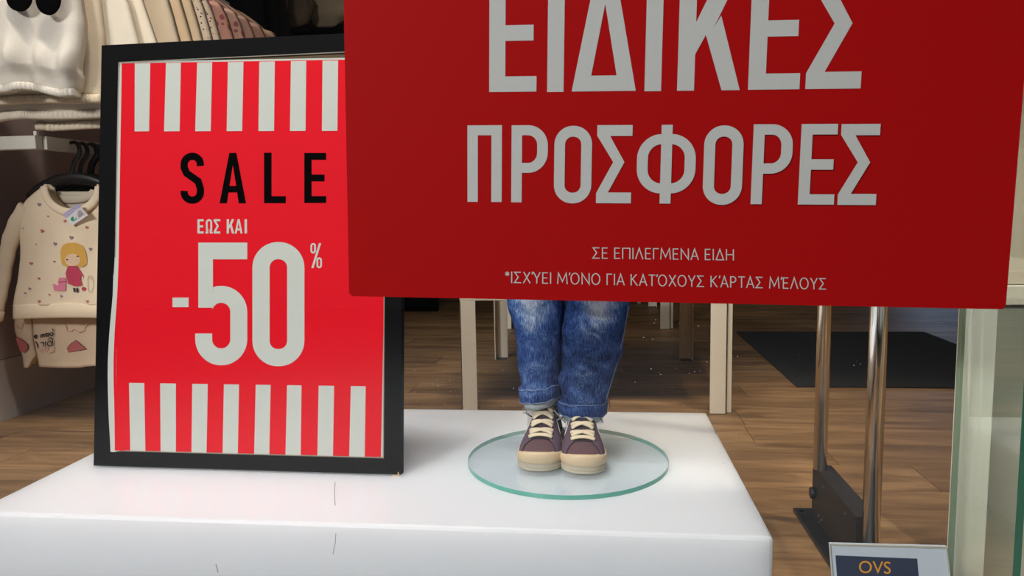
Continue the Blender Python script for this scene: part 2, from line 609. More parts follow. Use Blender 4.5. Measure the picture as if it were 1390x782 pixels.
def glyph(ch, w, h, t):
    th = t*.93
    if ch in 'ΕE':
        return [rect(0, 0, t, h), rect(t, 0, w, th), rect(t, h-th, w, h), rect(t, h/2-th/2, w*.93, h/2+th/2)]
    if ch in 'ΙI':
        return [rect(0, 0, w, h)]
    if ch == 'L':
        return [rect(0, 0, t, h), rect(t, 0, w, th)]
    if ch == 'Π':
        return [rect(0, 0, t, h), rect(w-t, 0, w, h), rect(t, h-th, w-t, h)]
    if ch == '-':
        return [rect(0, 0, w, h)]
    if ch in 'ΔAΑ':
        c = w/2
        hw = t*.50 if ch in 'AΑ' else t*.57
        sx = t*1.04 if ch in 'AΑ' else t*1.2
        if ch == 'Δ':
            apex = h*.73
            iy = th
            return [[(0, 0), (c-hw, h), (c, h), (c, apex), (c-w*.198, iy), (c-w*.198, 0)],
                    [(w, 0), (c+w*.198, 0), (c+w*.198, iy), (c, apex), (c, h), (c+hw, h)],
                    rect(c-w*.198, 0, c+w*.198, iy)]
        y1, y2 = h*.215, h*.345
        def xin(y): return sx + (c-sx)*(y/(h*.80))
        return [[(0, 0), (c-hw, h), (c, h), (c, h*.76), (xin(y2), y2), (xin(y1), y1), (sx, 0)],
                [(w, 0), (w-sx, 0), (w-xin(y1), y1), (w-xin(y2), y2), (c, h*.76), (c, h), (c+hw, h)],
                [(xin(y1), y1), (w-xin(y1), y1), (w-xin(y2), y2), (xin(y2), y2)]]
    if ch in 'ΚK':
        return [rect(0, 0, t, h),
                [(t, h*.30), (t, h*.565), (w*.66, h), (w*.98, h), (t+.40*(w-t)*.62+t*.38, h*.52), (t+(w-t)*.22, h*.46)],
                [(t+(w-t)*.22, h*.46), (t+.40*(w-t)*.62+t*.38, h*.52), (t+(w-t)*.54, h*.615), (w, 0), (w-t*1.06, 0)]]
    if ch == 'Σ':
        P = [(0, 1), (1, 1), (1, .862), (.37, .862), (.79, .529), (.335, .139), (1, .139), (1, 0), (0, 0), (0, .13), (.47, .529), (0, .867)]
        P = [(x*w, y*h) for x, y in P]
        return [[P[0], P[1], P[2], P[3], P[11]], [P[11], P[3], P[4], P[10]], [P[10], P[4], P[5], P[9]], [P[9], P[5], P[6], P[7], P[8]]]
    if ch in 'ΟO0':
        r = w*.49
        return band(rrect(0, 0, w, h, r), rrect(t, t, w-t, h-t, max(r-t, w*.01)), True)
    if ch == 'Φ':
        y0, y1 = h*.13, h*.885
        r = w*.42
        return band(rrect(0, y0, w, y1, r), rrect(t, y0+th, w-t, y1-th, r-t), True) + [rect(w/2-t/2, 0, w/2+t/2, h)]
    if ch == 'Ρ':
        y0 = h*.385
        r = (h-y0)*.42
        out = [(0, h)] + arcpts(w-r, h-r, r, r, 90, 0) + arcpts(w-r, y0+r, r, r, 0, -90) + [(0, y0)]
        inn = [(t, h-th)] + arcpts(w-r, h-r, r-t, r-th, 90, 0) + arcpts(w-r, y0+r, r-t, r-th, 0, -90) + [(t, y0+th)]
        return band(out, inn) + [rect(0, 0, t, h-th*.0) if False else [(0, 0), (t, 0), (t, h-th), (0, h)]]
    if ch == 'S':
        r = w/2
        q = r - t/2
        a = arcpts(r, h-r, q, q, 8, 180, 16)
        b = arcpts(r, r, q, q, 0, -188, 18)
        mid = [(t/2, h-r-h*.06), (t/2+w*.10, h*.60), (w-t/2-w*.10, h*.44), (w-t/2, r+h*.06)]
        return stroke([(w-t/2, h-r-h*.03)] + a[1:] + mid + b + [], t)
    if ch == '5':
        R, ri = w/2, w/2-t
        cx = w/2
        c1, c0 = h*.436, w/2
        out = arcpts(cx, c1, R, R, 108, 0, 14) + arcpts(cx, c0, R, R, 0, -180, 24) + [(0, h*.26)]
        inn = arcpts(cx, c1, ri, ri, 165, 0, 14) + arcpts(cx, c0, ri, ri, 0, -180, 24) + [(t, h*.26)]
        return band(out, inn) + [rect(w*.06, h*.864, w, h), rect(w*.06, h*.47, w*.06+t*.86, h*.864)]
    if ch == 'Ω':
        y0 = h*.2
        r = w*.42
        out = [(w*.06, y0)] + arcpts(w/2, h-w*.44, w*.44, w*.44, 180, 0, 16) + [(w*.94, y0)]
        inn = [(w*.06+t, y0)] + arcpts(w/2, h-w*.44, w*.44-t, w*.44-t, 180, 0, 16) + [(w*.94-t, y0)]
        return band(out, inn) + [rect(0, 0, w*.40, th), rect(w*.60, 0, w, th), rect(w*.40-t, th, w*.40, y0+th), rect(w*.60, th, w*.60+t, y0+th)]
    return []


def lay(bm, ch, quad, t, plane):
    """quad = px corners (bl, br, tr, tl) of the glyph's box, plane(px,py)->world point"""
    (ax, ay), (bx, by), (cx, cy), (dx, dy) = quad
    w_ = math.hypot(bx-ax, by-ay)
    h_ = math.hypot(dx-ax, dy-ay)
    for poly in glyph(ch, w_, h_, t):
        vs = []
        for x, y in poly:
            u, v = x/w_, y/h_
            px = (ax*(1-u)+bx*u)*(1-v) + (dx*(1-u)+cx*u)*v
            py = (ay*(1-u)+by*u)*(1-v) + (dy*(1-u)+cy*u)*v
            vs.append(bm.verts.new(plane(px, py)))
        try:
            bm.faces.new(vs)
        except ValueError:
            pass


def polyface(bm, pts):
    return bm.faces.new([bm.verts.new(p) for p in pts])

# ================================================================== SETTING
# floor boards: separate planks near the window, one field further back
PW = .163
bm = bmesh.new()
box(bm, -1.95, 4.0, .93, 9.0, -.06, -.012)
floor = struct(fin('floor', bm, 'joint'))
lengths = [1.17]
pm = {}
row_off = {0: .767, 1: .598, 2: .43, 3: .435}


def plank_mesh(L, Wd):
    key = (round(L, 3), round(Wd, 3))
    if key not in pm:
        b_ = bmesh.new()
        box(b_, .0007, L-.0007, .0007, Wd-.0007, -.011, 0, .001)
        me = bpy.data.meshes.new('plank')
        b_.to_mesh(me)
        b_.free()
        me.materials.append(MT['wood'])
        pm[key] = me
    return pm[key]


for r in range(-5, 22):
    y = 1.685 + PW*r
    if y < .93:
        continue
    off = row_off.get(r, random.random()*1.17)
    x = off - 1.17*3
    while x < 3.0:
        L = 1.17
        if x+L > -1.95:
            o = bpy.data.objects.new('plank', plank_mesh(L, PW))
            COL.objects.link(o)
            o.parent = floor
            o.location = (max(x, x), y, 0)
        x += L
bm = bmesh.new()
for r in range(22, 45):
    y = 1.685 + PW*r
    x = -2.2 - random.random()
    while x < 4:
        box(bm, x+.0006, x+1.1694, y+.0006, y+PW-.0006, -.011, 0)
        x += 1.17
o = fin('plank', bm, 'wood', floor)
o['kind'] = 'stuff'

bm = bmesh.new()
box(bm, -1.98, -1.883, .93, 9, .196, 2.9)
struct(fin('wall_left', bm, 'wall'))
bm = bmesh.new()
box(bm, -1.98, -1.88, .93, 9, 0, .194)
struct(fin('trim_1', bm, 'wall_low'))
bm = bmesh.new()
box(bm, -1.98, 4, 9, 9.1, 0, 2.9)
struct(fin('wall_back', bm, 'dark'))
bm = bmesh.new()
box(bm, 4, 4.1, .93, 9.1, 0, 2.9)
struct(fin('wall_right', bm, 'dark'))
bm = bmesh.new()
box(bm, -1.98, 4.1, .93, 9.1, 2.9, 3.0)
struct(fin('ceiling', bm, 'ceil'))
# grey partition with beige upper cladding beside the entrance
bm = bmesh.new()
box(bm, .636, 1.6, 1.25, 1.275, 0, .478)
struct(fin('trim_2', bm, 'greypanel'))
bm = bmesh.new()
box(bm, .636, 1.6, 1.245, 1.275, .48, .512, .002)
struct(fin('trim_3', bm, 'cream'))
bm = bmesh.new()
box(bm, .636, 1.6, 1.25, 1.275, .514, 2.9)
struct(fin('wall_partition', bm, 'beige'))
# cream upright behind the side glass
bm = bmesh.new()
box(bm, .541, .5935, 1.156, 1.165, 0, 2.9, .002)
box(bm, .5475, .5500, 1.1545, 1.156, 0, 2.9)
struct(fin('trim_4', bm, 'post'))
# front window
bm = bmesh.new()
box(bm, -1.99, 1.9, .938, .944, .02, 2.9)
win = struct(fin('window_1', bm, 'window'))
bm = bmesh.new()
box(bm, -3.6, -2.0, .90, .97, -.7, 2.9)
struct(fin('wall_front', bm, 'beige'))
bm = bmesh.new()
rs = random.Random(3)
spots_ = [(757, 576), (1001, 484), (918, 500), (965, 480), (1085, 482), (1163, 490), (1168, 494), (1159, 496), (905, 518), (862, 519)]
for x0_, x1_, y0_, y1_, n_ in ((860, 960, 430, 560, 34), (560, 700, 500, 552, 36), (700, 1050, 560, 760, 30), (20, 120, 560, 640, 10)):
    spots_ += [(rs.uniform(x0_, x1_), rs.uniform(y0_, y1_)) for _ in range(n_)]
for x, y in spots_:
    c_ = aty(x, y, .9375)
    r_ = rs.uniform(.0002, .0006)
    bm.faces.new([bm.verts.new(c_+Vector((r_*math.cos(k*PI/3), 0, r_*math.sin(k*PI/3)))) for k in range(6)])
o = fin('dust_speck', bm, 'dust', win)
o['kind'] = 'stuff'
# side window, a thick pane with a green polished edge
bm = bmesh.new()
box(bm, .5225, .532, .952, 1.121, .0, 2.9)
for f in bm.faces:
    f.material_index = 0 if abs(f.normal.x) > .5 or True else 0
bm.normal_update()
for f in bm.faces:
    c = f.calc_center_median()
    f.material_index = 0 if (abs(c.x-.5225) < 1e-4 or abs(c.x-.532) < 1e-4) else (2 if c.y > 1.1 else 1)
struct(fin('window_2', bm, None, mats=['side', 'sidegreen', 'palegreen']))
# sill and riser under the window, pavement outside
bm = bmesh.new()
box(bm, -2.6, 1.9, .90, .93, -.7, .018)
struct(fin('trim_6', bm, 'dark'))
bm = bmesh.new()
box(bm, -8, 8, -8, .9, -.75, -.7)
struct(fin('pavement', bm, 'pavement'))

# ================================================================== PLINTH
t = thing('display_plinth', 'low white acrylic display plinth carrying the poster frame and the mannequin', 'plinth', (-.38, 1.37, 0))
bm = bmesh.new()
box(bm, -1.016, .253, 1.05, 1.70, .012, .17, .0055)
fin('body', bm, 'acrylic', t)
bm = bmesh.new()
box(bm, -.99, .23, 1.08, 1.67, 0, .012)
fin('base', bm, 'dark', t)

# scratches on plinth
bm = bmesh.new()
for pts in (((455, 655), (454, 668), (455, 686)),):
    P = [atz(x, y, .1703) for x, y in pts]
    tube(bm, P, .0005, 5)
fin('scratch', bm, 'ink_grey', t)
bm = bmesh.new()
P = [aty(x, y, 1.0498) for x, y in ((456, 724), (455, 738), (452, 752))]
tube(bm, P, .0004, 5)
fin('scratch', bm, 'ink_grey', t)
bm = bmesh.new()
P = [aty(x, y, 1.0498) for x, y in ((293, 766), (296, 777))]
tube(bm, P, .0005, 5)
fin('scratch', bm, 'ink_grey', t)

# ================================================================== POSTER FRAME
FO = atz(127, 632, .17)
FO = atz(127, 632, .1730)
TILT = math.radians(8.4)
fu = Vector((1, -.015, 0)).normalized()
fv = Vector((0, math.sin(TILT), math.cos(TILT)))
fn = fu.cross(fv).normalized()           # towards camera (-Y)
if fn.y > 0:
    fn = -fn


def fplane(off):
    o = FO + fn*off

    def f(px, py):
        return onplane(px, py, o, fn)
    return f


FPn = fplane(0)


def fuv(px, py):
    p = FPn(px, py) - FO
    return p.dot(fu), p.dot(fv)


def F3(u, v, d):
    return FO + fu*u + fv*v + fn*d


FW, FH = .604, .8135
t = thing('framed_poster', 'black framed red and white striped SALE -50% poster leaning on the white plinth', 'poster frame', FO)
il, ib = fuv(150, 612.5)
ir_, _ = fuv(521, 622)
_, it = fuv(162, 83.5)
TH = .018
outer = [(0, 0), (FW, 0), (FW, FH), (0, FH)]
inner = [(il, ib), (ir_, ib), (ir_, it), (il, it)]
for k in range(4):
    a, b_, c, d = outer[k], outer[(k+1) % 4], inner[(k+1) % 4], inner[k]
    bm = bmesh.new()
    fr = [bm.verts.new(F3(*p, 0)) for p in (a, b_, c, d)]
    bk = [bm.verts.new(F3(*p, -TH)) for p in (a, b_, c, d)]
    bm.faces.new(fr)
    bm.faces.new(bk[::-1])
    for i in range(4):
        j = (i+1) % 4
        bm.faces.new((fr[i], bk[i], bk[j], fr[j]))
    fin('frame_rail', bm, 'frameblack', t)
bm = bmesh.new()   # thin pale lip inside the rails
for k in range(4):
    i2 = [(il+.0022, ib+.0022), (ir_-.0022, ib+.0022), (ir_-.0022, it-.0022), (il+.0022, it-.0022)]
    a, b_, c, d = inner[k], inner[(k+1) % 4], i2[(k+1) % 4], i2[k]
    bm.faces.new([bm.verts.new(F3(*p, -.0015)) for p in (a, b_, c, d)])
fin('inner_lip', bm, 'lip', t)
bm = bmesh.new()
vs = [F3(u, v, d) for d in (-TH-.001, -.006) for v in (.01, FH-.01) for u in (.01, FW-.01)]
bv = [bm.verts.new(p) for p in vs]
for q in ((0, 1, 3, 2), (4, 6, 7, 5), (0, 4, 5, 1), (1, 5, 7, 3), (3, 7, 6, 2), (2, 6, 4, 0)):
    bm.faces.new([bv[i] for i in q])
fin('backing_board', bm, 'card', t)
bm = bmesh.new()
a0, a1 = F3(FW/2-.02, .50, -TH-.002), F3(FW/2+.02, .50, -TH-.002)
b0, b1 = Vector((a0.x-.01, a0.y+.16, .1702)), Vector((a1.x+.01, a1.y+.16, .1702))
th3 = Vector((0, .003, .001))
pv = [bm.verts.new(p) for p in (a0, a1, b1, b0, a0+th3, a1+th3, b1+th3, b0+th3)]
for q in ((0, 1, 2, 3), (7, 6, 5, 4), (0, 4, 5, 1), (1, 5, 6, 2), (2, 6, 7, 3), (3, 7, 4, 0)):
    bm.faces.new([pv[i] for i in q])
fin('easel_strut', bm, 'card', t)
bm = bmesh.new()
q = [(541.2, 641), (541.9, 646), (539.8, 646), (539.8, 641)]
polyface(bm, [fplane(.0004)(*p) for p in q])
q = [(533, 644.6), (541.6, 645.6), (541.6, 647), (533, 646.4)]
polyface(bm, [fplane(.0004)(*p) for p in q])
fin('chipped_corner', bm, 'chipwood', t)
# sheet: curls over the rail along its lower left edge
sl = [(83, 162.5), (200, 158.3), (330, 155), (400, 153), (450, 148.6), (500, 146.2), (560, 147.3), (614, 150)]
rl = [(86, 165.2), (200, 163.3), (350, 161), (400, 159), (450, 155.6), (500, 154), (560, 155.3), (614, 155.8)]


def sheet_off(px, py):
    xl_ = smooth(sl, py)
    k = max(0, min(1, 1-(px-xl_)/16))
    b_ = max(0, min(1, (py-330)/80))
    b_ = b_*b_*(3-2*b_)
    return -.002 + .0036*b_*k*k*(3-2*k)


def SP(px, py, add=0.0):
    return fplane(sheet_off(px, py)+add)(px, py)


def bot(px):
    return 613.5+(px-150)*.0255


bm = bmesh.new()
NV, NU = 40, 10
grid = []
for j in range(NV+1):
    row = []
    v = j/NV
    for i in range(NU+1):
        u = (i/NU)**2
        topy = 83.5 - u*6
        xr = 531-(v)*11
        y0 = topy + (bot(146)-topy)*v
        xl = smooth(sl, y0)
        px = xl+(xr-xl)*u
        py = topy + (bot(px)-topy)*v
        row.append(bm.verts.new(SP(px, py)))
    grid.append(row)
for j in range(NV):
    for i in range(NU):
        bm.faces.new((grid[j][i], grid[j][i+1], grid[j+1][i+1], grid[j+1][i]))
sheet = fin('poster_sheet', bm, 'posterwhite', t, True)
bm = bmesh.new()
grid = []
for j in range(NV+1):
    row = []
    v = j/NV
    for i in range(NU+1):
        u = (i/NU)**2
        topy = 86 - u*6
        xr = 528-v*11
        y0 = topy + (bot(146)-3-topy)*v
        xl = smooth(rl, y0)
        px = xl+(xr-xl)*u
        py = topy + (bot(px)-2-topy)*v
        row.append(bm.verts.new(SP(px, py, .0003)))
    grid.append(row)
for j in range(NV):
    for i in range(NU):
        bm.faces.new((grid[j][i], grid[j][i+1], grid[j+1][i+1], grid[j+1][i]))
fin('red_field', bm, 'posterred', sheet, True)
P6 = lambda x, y: SP(x, y, .0006)
tops = [(183, 204, 182.7, 202.4), (225.3, 245.5, 222.7, 243.8), (267.6, 288, 265, 286), (309.4, 330.5, 307.7, 328.7),
        (352, 373, 350.8, 372), (394.9, 415.7, 393.6, 414.7), (437.8, 459, 437, 458), (480.5, 501.5, 480, 501)]
for k, (a, b_, c, d) in enumerate(tops):
    bm = bmesh.new()
    yt = 86.2-k*.62
    polyface(bm, [P6(a, yt), P6(b_, yt-.4), P6(d, 178.2-k*.1), P6(c, 178.4-k*.1)])
    fin('white_stripe', bm, 'posterwhite', sheet)
bots = [(175.2, 195.8, 176.8, 197.3), (217.4, 238.7, 218, 238.8), (261, 282, 259.9, 280.4), (303.9, 324.5, 302.2, 322.8),
        (347.1, 367.4, 345, 365.6), (389.7, 409.3, 387.5, 408.2), (432.6, 453.5, 430.8, 452), (476.2, 496.4, 474, 495)]
for k, (a, b_, c, d) in enumerate(bots):
    bm = bmesh.new()
    yt = 519.8+k*.62
    polyface(bm, [P6(a, yt), P6(b_, yt+.3), P6(d, bot(d)-2.2), P6(c, bot(c)-2.2)])
    fin('white_stripe', bm, 'posterwhite', sheet)


def word(parent, plane, items, m_, name='lettering'):
    bm_ = bmesh.new()
    for ch, x0, x1, y0, y1, tt, *sh in items:
        s = sh[0] if sh else 0        # x shift of the top against the bottom
        lay(bm_, ch, ((x0, y0), (x1, y0), (x1+s, y1), (x0+s, y1)), tt, plane)
    return fin(name, bm_, m_, parent)


word(sheet, P6, [('S', 245, 277, 276.6, 207.2, 9.8), ('A', 298, 334, 276, 207.5, 9.6), ('L', 358.4, 388, 275.8, 207.3, 10.2), ('E', 413, 442.7, 275.5, 207.6, 10)], 'posterblack')
word(sheet, P6, [('Ε', 268, 276.4, 317, 297.6, 3), ('Ω', 278.8, 288.6, 317, 297.6, 2.5), ('Σ', 290, 299, 317, 297.6, 3), ('Κ', 307.8, 318, 317, 297.6, 3), ('Α', 318.6, 329.2, 317, 297.6, 2.6), ('Ι', 332, 335.2, 317, 297.6, 3)], 'posterwhite')
word(sheet, P6, [('-', 234.2, 256, 417, 404, 4), ('5', 265, 335.6, 496, 329.4, 23), ('0', 342.6, 413.2, 497.3, 328.6, 23.4),
                 ('0', 421.4, 428.8, 344, 330, 2.4), ('0', 429.6, 437, 364, 349.5, 2.4)], 'posterwhite')
bm = bmesh.new()
polyface(bm, [P6(x, y) for x, y in ((422.6, 364), (425.6, 364), (436, 330), (433, 330))])
fin('lettering', bm, 'posterwhite', sheet)

# ================================================================== BIG RED SIGN on the inside of the glass
GY = .9495
gp = lambda off: (lambda px, py: aty(px, py, GY-off))
SBL, SBR = aty(474, 402, GY), aty(1365, 420, GY)
su = (SBR-SBL).normalized()
sv = Vector((-su.z, 0, su.x))
SW = (SBR-SBL).length
SH = .60
t = thing('offer_sign', 'large red sign with grey Greek lettering fixed inside the shop window', 'sign', SBL)


def S3(u, v, d=0):
    return SBL + su*u + sv*v + Vector((0, -d, 0))


bm = bmesh.new()
fr = [bm.verts.new(S3(u, v, 0)) for u, v in ((0, 0), (SW, 0), (SW, SH), (0, SH))]
bk = [bm.verts.new(S3(u, v, -.003)) for u, v in ((0, 0), (SW, 0), (SW, SH), (0, SH))]
bm.faces.new(fr)
bm.faces.new(bk[::-1])
for i in range(4):
    j = (i+1) % 4
    bm.faces.new((fr[i], bk[i], bk[j], fr[j]))
es = [e for e in bm.edges if (e.verts[0] in fr) != (e.verts[1] in fr)]
bmesh.ops.bevel(bm, geom=es, offset=.003, segments=3, affect='EDGES')
fin('board', bm, 'redpaint', t)


def suv(px, py):
    p = aty(px, py, GY)-SBL
    return p.dot(su), p.dot(sv)


def sign_row(items, ybot, ytop, t_m, name):
    """items: (char, left px, right px, y where they were read)"""
    bm_ = bmesh.new()
    for ch, x0, x1, yy, yb in items:
        u0, _ = suv(x0, yy)
        u1, _ = suv(x1, yy)
        w_ = u1-u0
        _, v0 = suv(x0, yb)
        h_ = ytop
        for poly in glyph(ch, w_, h_, t_m):
            polyface(bm_, [S3(u0+x, v0+y, .0004+8e-6*len(bm_.faces)) for x, y in poly])
    return fin(name, bm_, 'signletter', t)


_, va = suv(664, 125)
_, vb = suv(664, 45.5)
H1 = 2*(vb-va)
sign_row([('Ε', 664.1, 728.2, 122, 125), ('Ι', 742.7, 765, 122, 125), ('Δ', 776, 863, 123, 124.3), ('Ι', 874.8, 897.3, 122, 124), ('Κ', 919, 1004, 122, 123.3), ('Ε', 1015.2, 1085, 121, 122), ('Σ', 1093, 1168, 120, 121)], 0, H1, .0205, 'lettering')
_, va = suv(634, 274)
_, vb = suv(635, 170.3)
H2 = vb-va
sign_row([('Π', 634.6, 681, 270, 274), ('Ρ', 694.2, 743.2, 240, 274.6), ('Ο', 752.3, 803.2, 222, 276), ('Σ', 809, 856.4, 272, 275.8), ('Φ', 864.4, 944, 225, 276.2),
          ('Ο', 954.8, 1008, 222, 278), ('Ρ', 1020.2, 1074, 230, 277.2), ('Ε', 1082.5, 1131.4, 272, 277.6), ('Σ', 1136, 1188.2, 273, 278.2)], 0, H2, .0135, 'lettering')


def textline(s, x0, x1, ybase0, ybase1, cap_px, parent, plane_pts, m_, name='lettering'):
    cu = bpy.data.curves.new('txt', 'FONT')
    cu.body = s
    cu.size = 1
    tmp = bpy.data.objects.new('txt', cu)
    COL.objects.link(tmp)
    dg = bpy.context.evaluated_depsgraph_get()
    me = bpy.data.meshes.new_from_object(tmp.evaluated_get(dg))
    bpy.data.objects.remove(tmp)
    bm_ = bmesh.new()
    bm_.from_mesh(me)
    bpy.data.meshes.remove(me)
    xs = [v.co.x for v in bm_.verts]
    lo, hi = min(xs), max(xs)
    cap = .7
    bm_.verts.ensure_lookup_table()
    isl, seen = 0, {}
    for v in bm_.verts:
        if v in seen:
            continue
        isl += 1
        st = [v]
        seen[v] = isl
        while st:
            q = st.pop()
            for e_ in q.link_edges:
                o2 = e_.other_vert(q)
                if o2 not in seen:
                    seen[o2] = isl
                    st.append(o2)
    for v in bm_.verts:
        u = (v.co.x-lo)/(hi-lo)
        px = x0+(x1-x0)*u
        py = ybase0+(ybase1-ybase0)*u - cap_px*v.co.y/cap
        v.co = plane_pts(px, py) + Vector((0, -1.5e-5*(seen[v] % 6), 0))
    return fin(name, bm_, m_, parent)


def circ(cx_, cy_, rx, ry, a0, a1, n=20):
    return arcpts(cx_, cy_, rx, ry, a0, a1, n)


THIN = {   # advance width, centre lines in a box one cap height tall
    'Σ': (.62, [[(.54, .96), (.06, .96), (.34, .52), (.04, .04), (.56, .04)]]), 'Ε': (.52, [[(.46, .96), (.07, .96), (.07, .04), (.47, .04)], [(.07, .51), (.42, .51)]]),
    'Π': (.70, [[(.07, 0), (.07, .96), (.62, .96), (.62, 0)]]), 'Ι': (.15, [[(.07, 0), (.07, 1)]]), 'Λ': (.64, [[(.03, 0), (.31, .97), (.59, 0)]]),
    'Γ': (.48, [[(.07, 0), (.07, .96), (.46, .96)]]), 'Μ': (.85, [[(.05, 0), (.11, .97), (.42, .22), (.72, .97), (.79, 0)]]),
    'Ν': (.70, [[(.07, 0), (.07, .95), (.62, .05), (.62, 1)]]), 'Α': (.64, [[(.03, 0), (.31, .97), (.60, 0)], [(.13, .33), (.50, .33)]]),
    'Δ': (.68, [[(.05, .04), (.33, .96), (.62, .04), (.02, .04)]]), 'Η': (.68, [[(.07, 0), (.07, 1)], [(.60, 0), (.60, 1)], [(.07, .51), (.60, .51)]]),
    'Χ': (.60, [[(.03, 0), (.54, 1)], [(.05, 1), (.56, 0)]]), 'Υ': (.58, [[(.02, 1), (.28, .45), (.54, 1)], [(.28, .47), (.28, 0)]]),
    'Ο': (.74, [circ(.35, .5, .31, .48, 0, 360, 24)]), 'Κ': (.60, [[(.07, 0), (.07, 1)], [(.50, 1), (.09, .48)], [(.17, .58), (.56, 0)]]),
    'Τ': (.54, [[(.01, .96), (.53, .96)], [(.27, .96), (.27, 0)]]), 'Ρ': (.56, [[(.07, 0), (.07, .96), (.24, .96)] + circ(.24, .71, .23, .25, 80, -90, 12) + [(.09, .46)]]),
    "'": (.02, [[(.07, 1.04), (.02, .80)]]), '*': (.36, [[(.17, 1.0), (.17, .62)], [(.02, .90), (.32, .71)], [(.02, .71), (.32, .90)]]), ' ': (.24, []),
}


def thinline(s, x0, x1, yb0, yb1, cap_px, parent, off, m_):
    tot = sum(THIN[c][0]+.09 for c in s)
    bm_ = bmesh.new()
    k = 0
    x = 0
    for c in s:
        adv, lines = THIN[c]
        for L_ in lines:
            for q in stroke(L_, .088):
                k += 1
                pl_ = gp(off + 1.5e-6*k)
                P = []
                for gx, gy in q:
                    u = (x+gx)/tot
                    P.append(pl_(x0+(x1-x0)*u + gy*cap_px*.0, yb0+(yb1-yb0)*u - cap_px*gy))
                polyface(bm_, P)
        x += adv+.09
    return fin('lettering', bm_, m_, parent)


thinline('ΣΕ ΕΠΙΛΕΓΜΕΝΑ ΕΙΔΗ', 804, 998.5, 351, 353.6, 15.2, t, .0004, 'signletter')
thinline("*ΙΣΧ'ΥΕΙ Μ'ΟΝΟ ΓΙΑ ΚΑΤ'ΟΧΟΥΣ Κ'ΑΡΤΑΣ Μ'ΕΛΟΥΣ", 685.5, 1124, 384.0, 393.2, 15.4, t, .0004, 'signletter')

# ================================================================== SMALL OVS LABEL HOLDER
LY = .956
a = aty(1126, 738, LY)
t = thing('label_holder', 'small clear label holder with navy card and amber lettering at lower right', 'sign holder', (a.x, LY, 0))
pl = lambda off: (lambda px, py: aty(px, py, LY-off))
bm = bmesh.new()
LB = [(1126, 738), (1285, 742), (1302, 880), (1138, 884)]
f0 = [bm.verts.new(aty(x, y, LY)) for x, y in LB]
f1 = [bm.verts.new(aty(x, y, LY)+Vector((0, .004, 0))) for x, y in LB]
bm.faces.new(f0)
bm.faces.new(f1[::-1])
for i in range(4):
    j = (i+1) % 4
    bm.faces.new((f0[i], f1[i], f1[j], f0[j]))
fin('card', bm, 'paper', t)
bm = bmesh.new()
P = [aty(x, y, LY-.001) for x, y in ((1127, 884), (1126.5, 738.5), (1284.5, 742.5), (1302, 880))]
P[0] = aty(1139, 884, LY-.001)
tube(bm, P, .0013, 8)
P = [aty(x, y, LY-.0008) for x, y in ((1131, 740), (1284, 744.5))]
tube(bm, P, .0008, 6)
fin('holder_edge', bm, 'clear_edge', t)
bm = bmesh.new()
polyface(bm, [pl(.0005)(*p) for p in ((1134, 754), (1245, 758.5), (1254, 860), (1142, 862))])
fin('navy_panel', bm, 'navy', t)
textline('OVS', 1166, 1209, 777.6, 779, 16.6, t, pl(.001), 'amber')

# ================================================================== SECURITY GATE
t = thing('security_gate', 'chrome two-tube security gate on a black box base beside the plinth', 'security gate', (.456, 1.36, 0))
fartube = Vector((.4455, 1.49, 0))
neartube = Vector((.4575, 1.245, 0))
bm = bmesh.new()
cyl(bm, (fartube.x, fartube.y, .1165), .0130, 1.4, n=40)
fin('tube', bm, 'chrome', t, True)
bm = bmesh.new()
cyl(bm, (neartube.x, neartube.y, .008), .0140, 1.51, n=40)
fin('tube', bm, 'chrome', t, True)
bm = bmesh.new()
box(bm, .438, .4745, 1.262, 1.513, .008, .1165, .0015)
bx = fin('base_box', bm, 'blacksteel', t)
bm = bmesh.new()
cyl(bm, (.438-.009, 1.495, .064), .0115, .009, 'X', 28, bev=.002)
d = fin('lock_dial', bm, 'blackplate', bx, True)
for (x, y) in ((1111.5, 700), (1115.5, 706), (1118, 661), (1147.5, 698), (1112, 709)):
    p = atx(x, y, .438)
    bm = bmesh.new()
    cyl(bm, (.4368, p.y, p.z), .0022, .0015, 'X', 12)
    fin('screw', bm, 'screw', bx, True)
bm = bmesh.new()
box(bm, .412, .50, 1.16, 1.553, 0, .008, .001)
fin('base_plate', bm, 'blackplate', t)
bm = bmesh.new()
cyl(bm, (.4245, 1.535, .0078), .005, .0008, 'Z', 16)
fin('bolt_hole', bm, 'posterblack', t)
bm = bmesh.new()
tube(bm, [(.456, 1.245, .478), (.4475, 1.49, .478)], .0045, 12)
fin('cross_bar', bm, 'chrome', t, True)
bm = bmesh.new()
tube(bm, [(.456, 1.245, 1.45), (.4475, 1.49, 1.45)], .012, 16)
fin('cross_bar', bm, 'chrome', t, True)

# ================================================================== DOORMAT
bm = bmesh.new()
box(bm, .702, 1.60, 2.64, 3.77, 0, .007, .003)
tag(fin('door_mat', bm, 'mat_rug'), 'black rectangular rubber mat lying on the wooden floor', 'mat')

# ================================================================== TABLES (cream angle legs)


def angle_leg(bm, x, y, z1, sx, sy, w_=.0505, th=.004, inset=0):
    """L profile: outer corner at x,y; flanges run sx along X and sy along Y"""
    x0, x1 = sorted((x, x+sx*w_))
    y0, y1 = sorted((y, y+sy*th))
    box(bm, x0, x1, y0, y1, 0.0015, z1, .0008)
    x0, x1 = sorted((x, x+sx*th))
    y0, y1 = sorted((y, y+sy*w_))
    box(bm, x0, x1, y0, y1, 0.0015, z1, .0008)


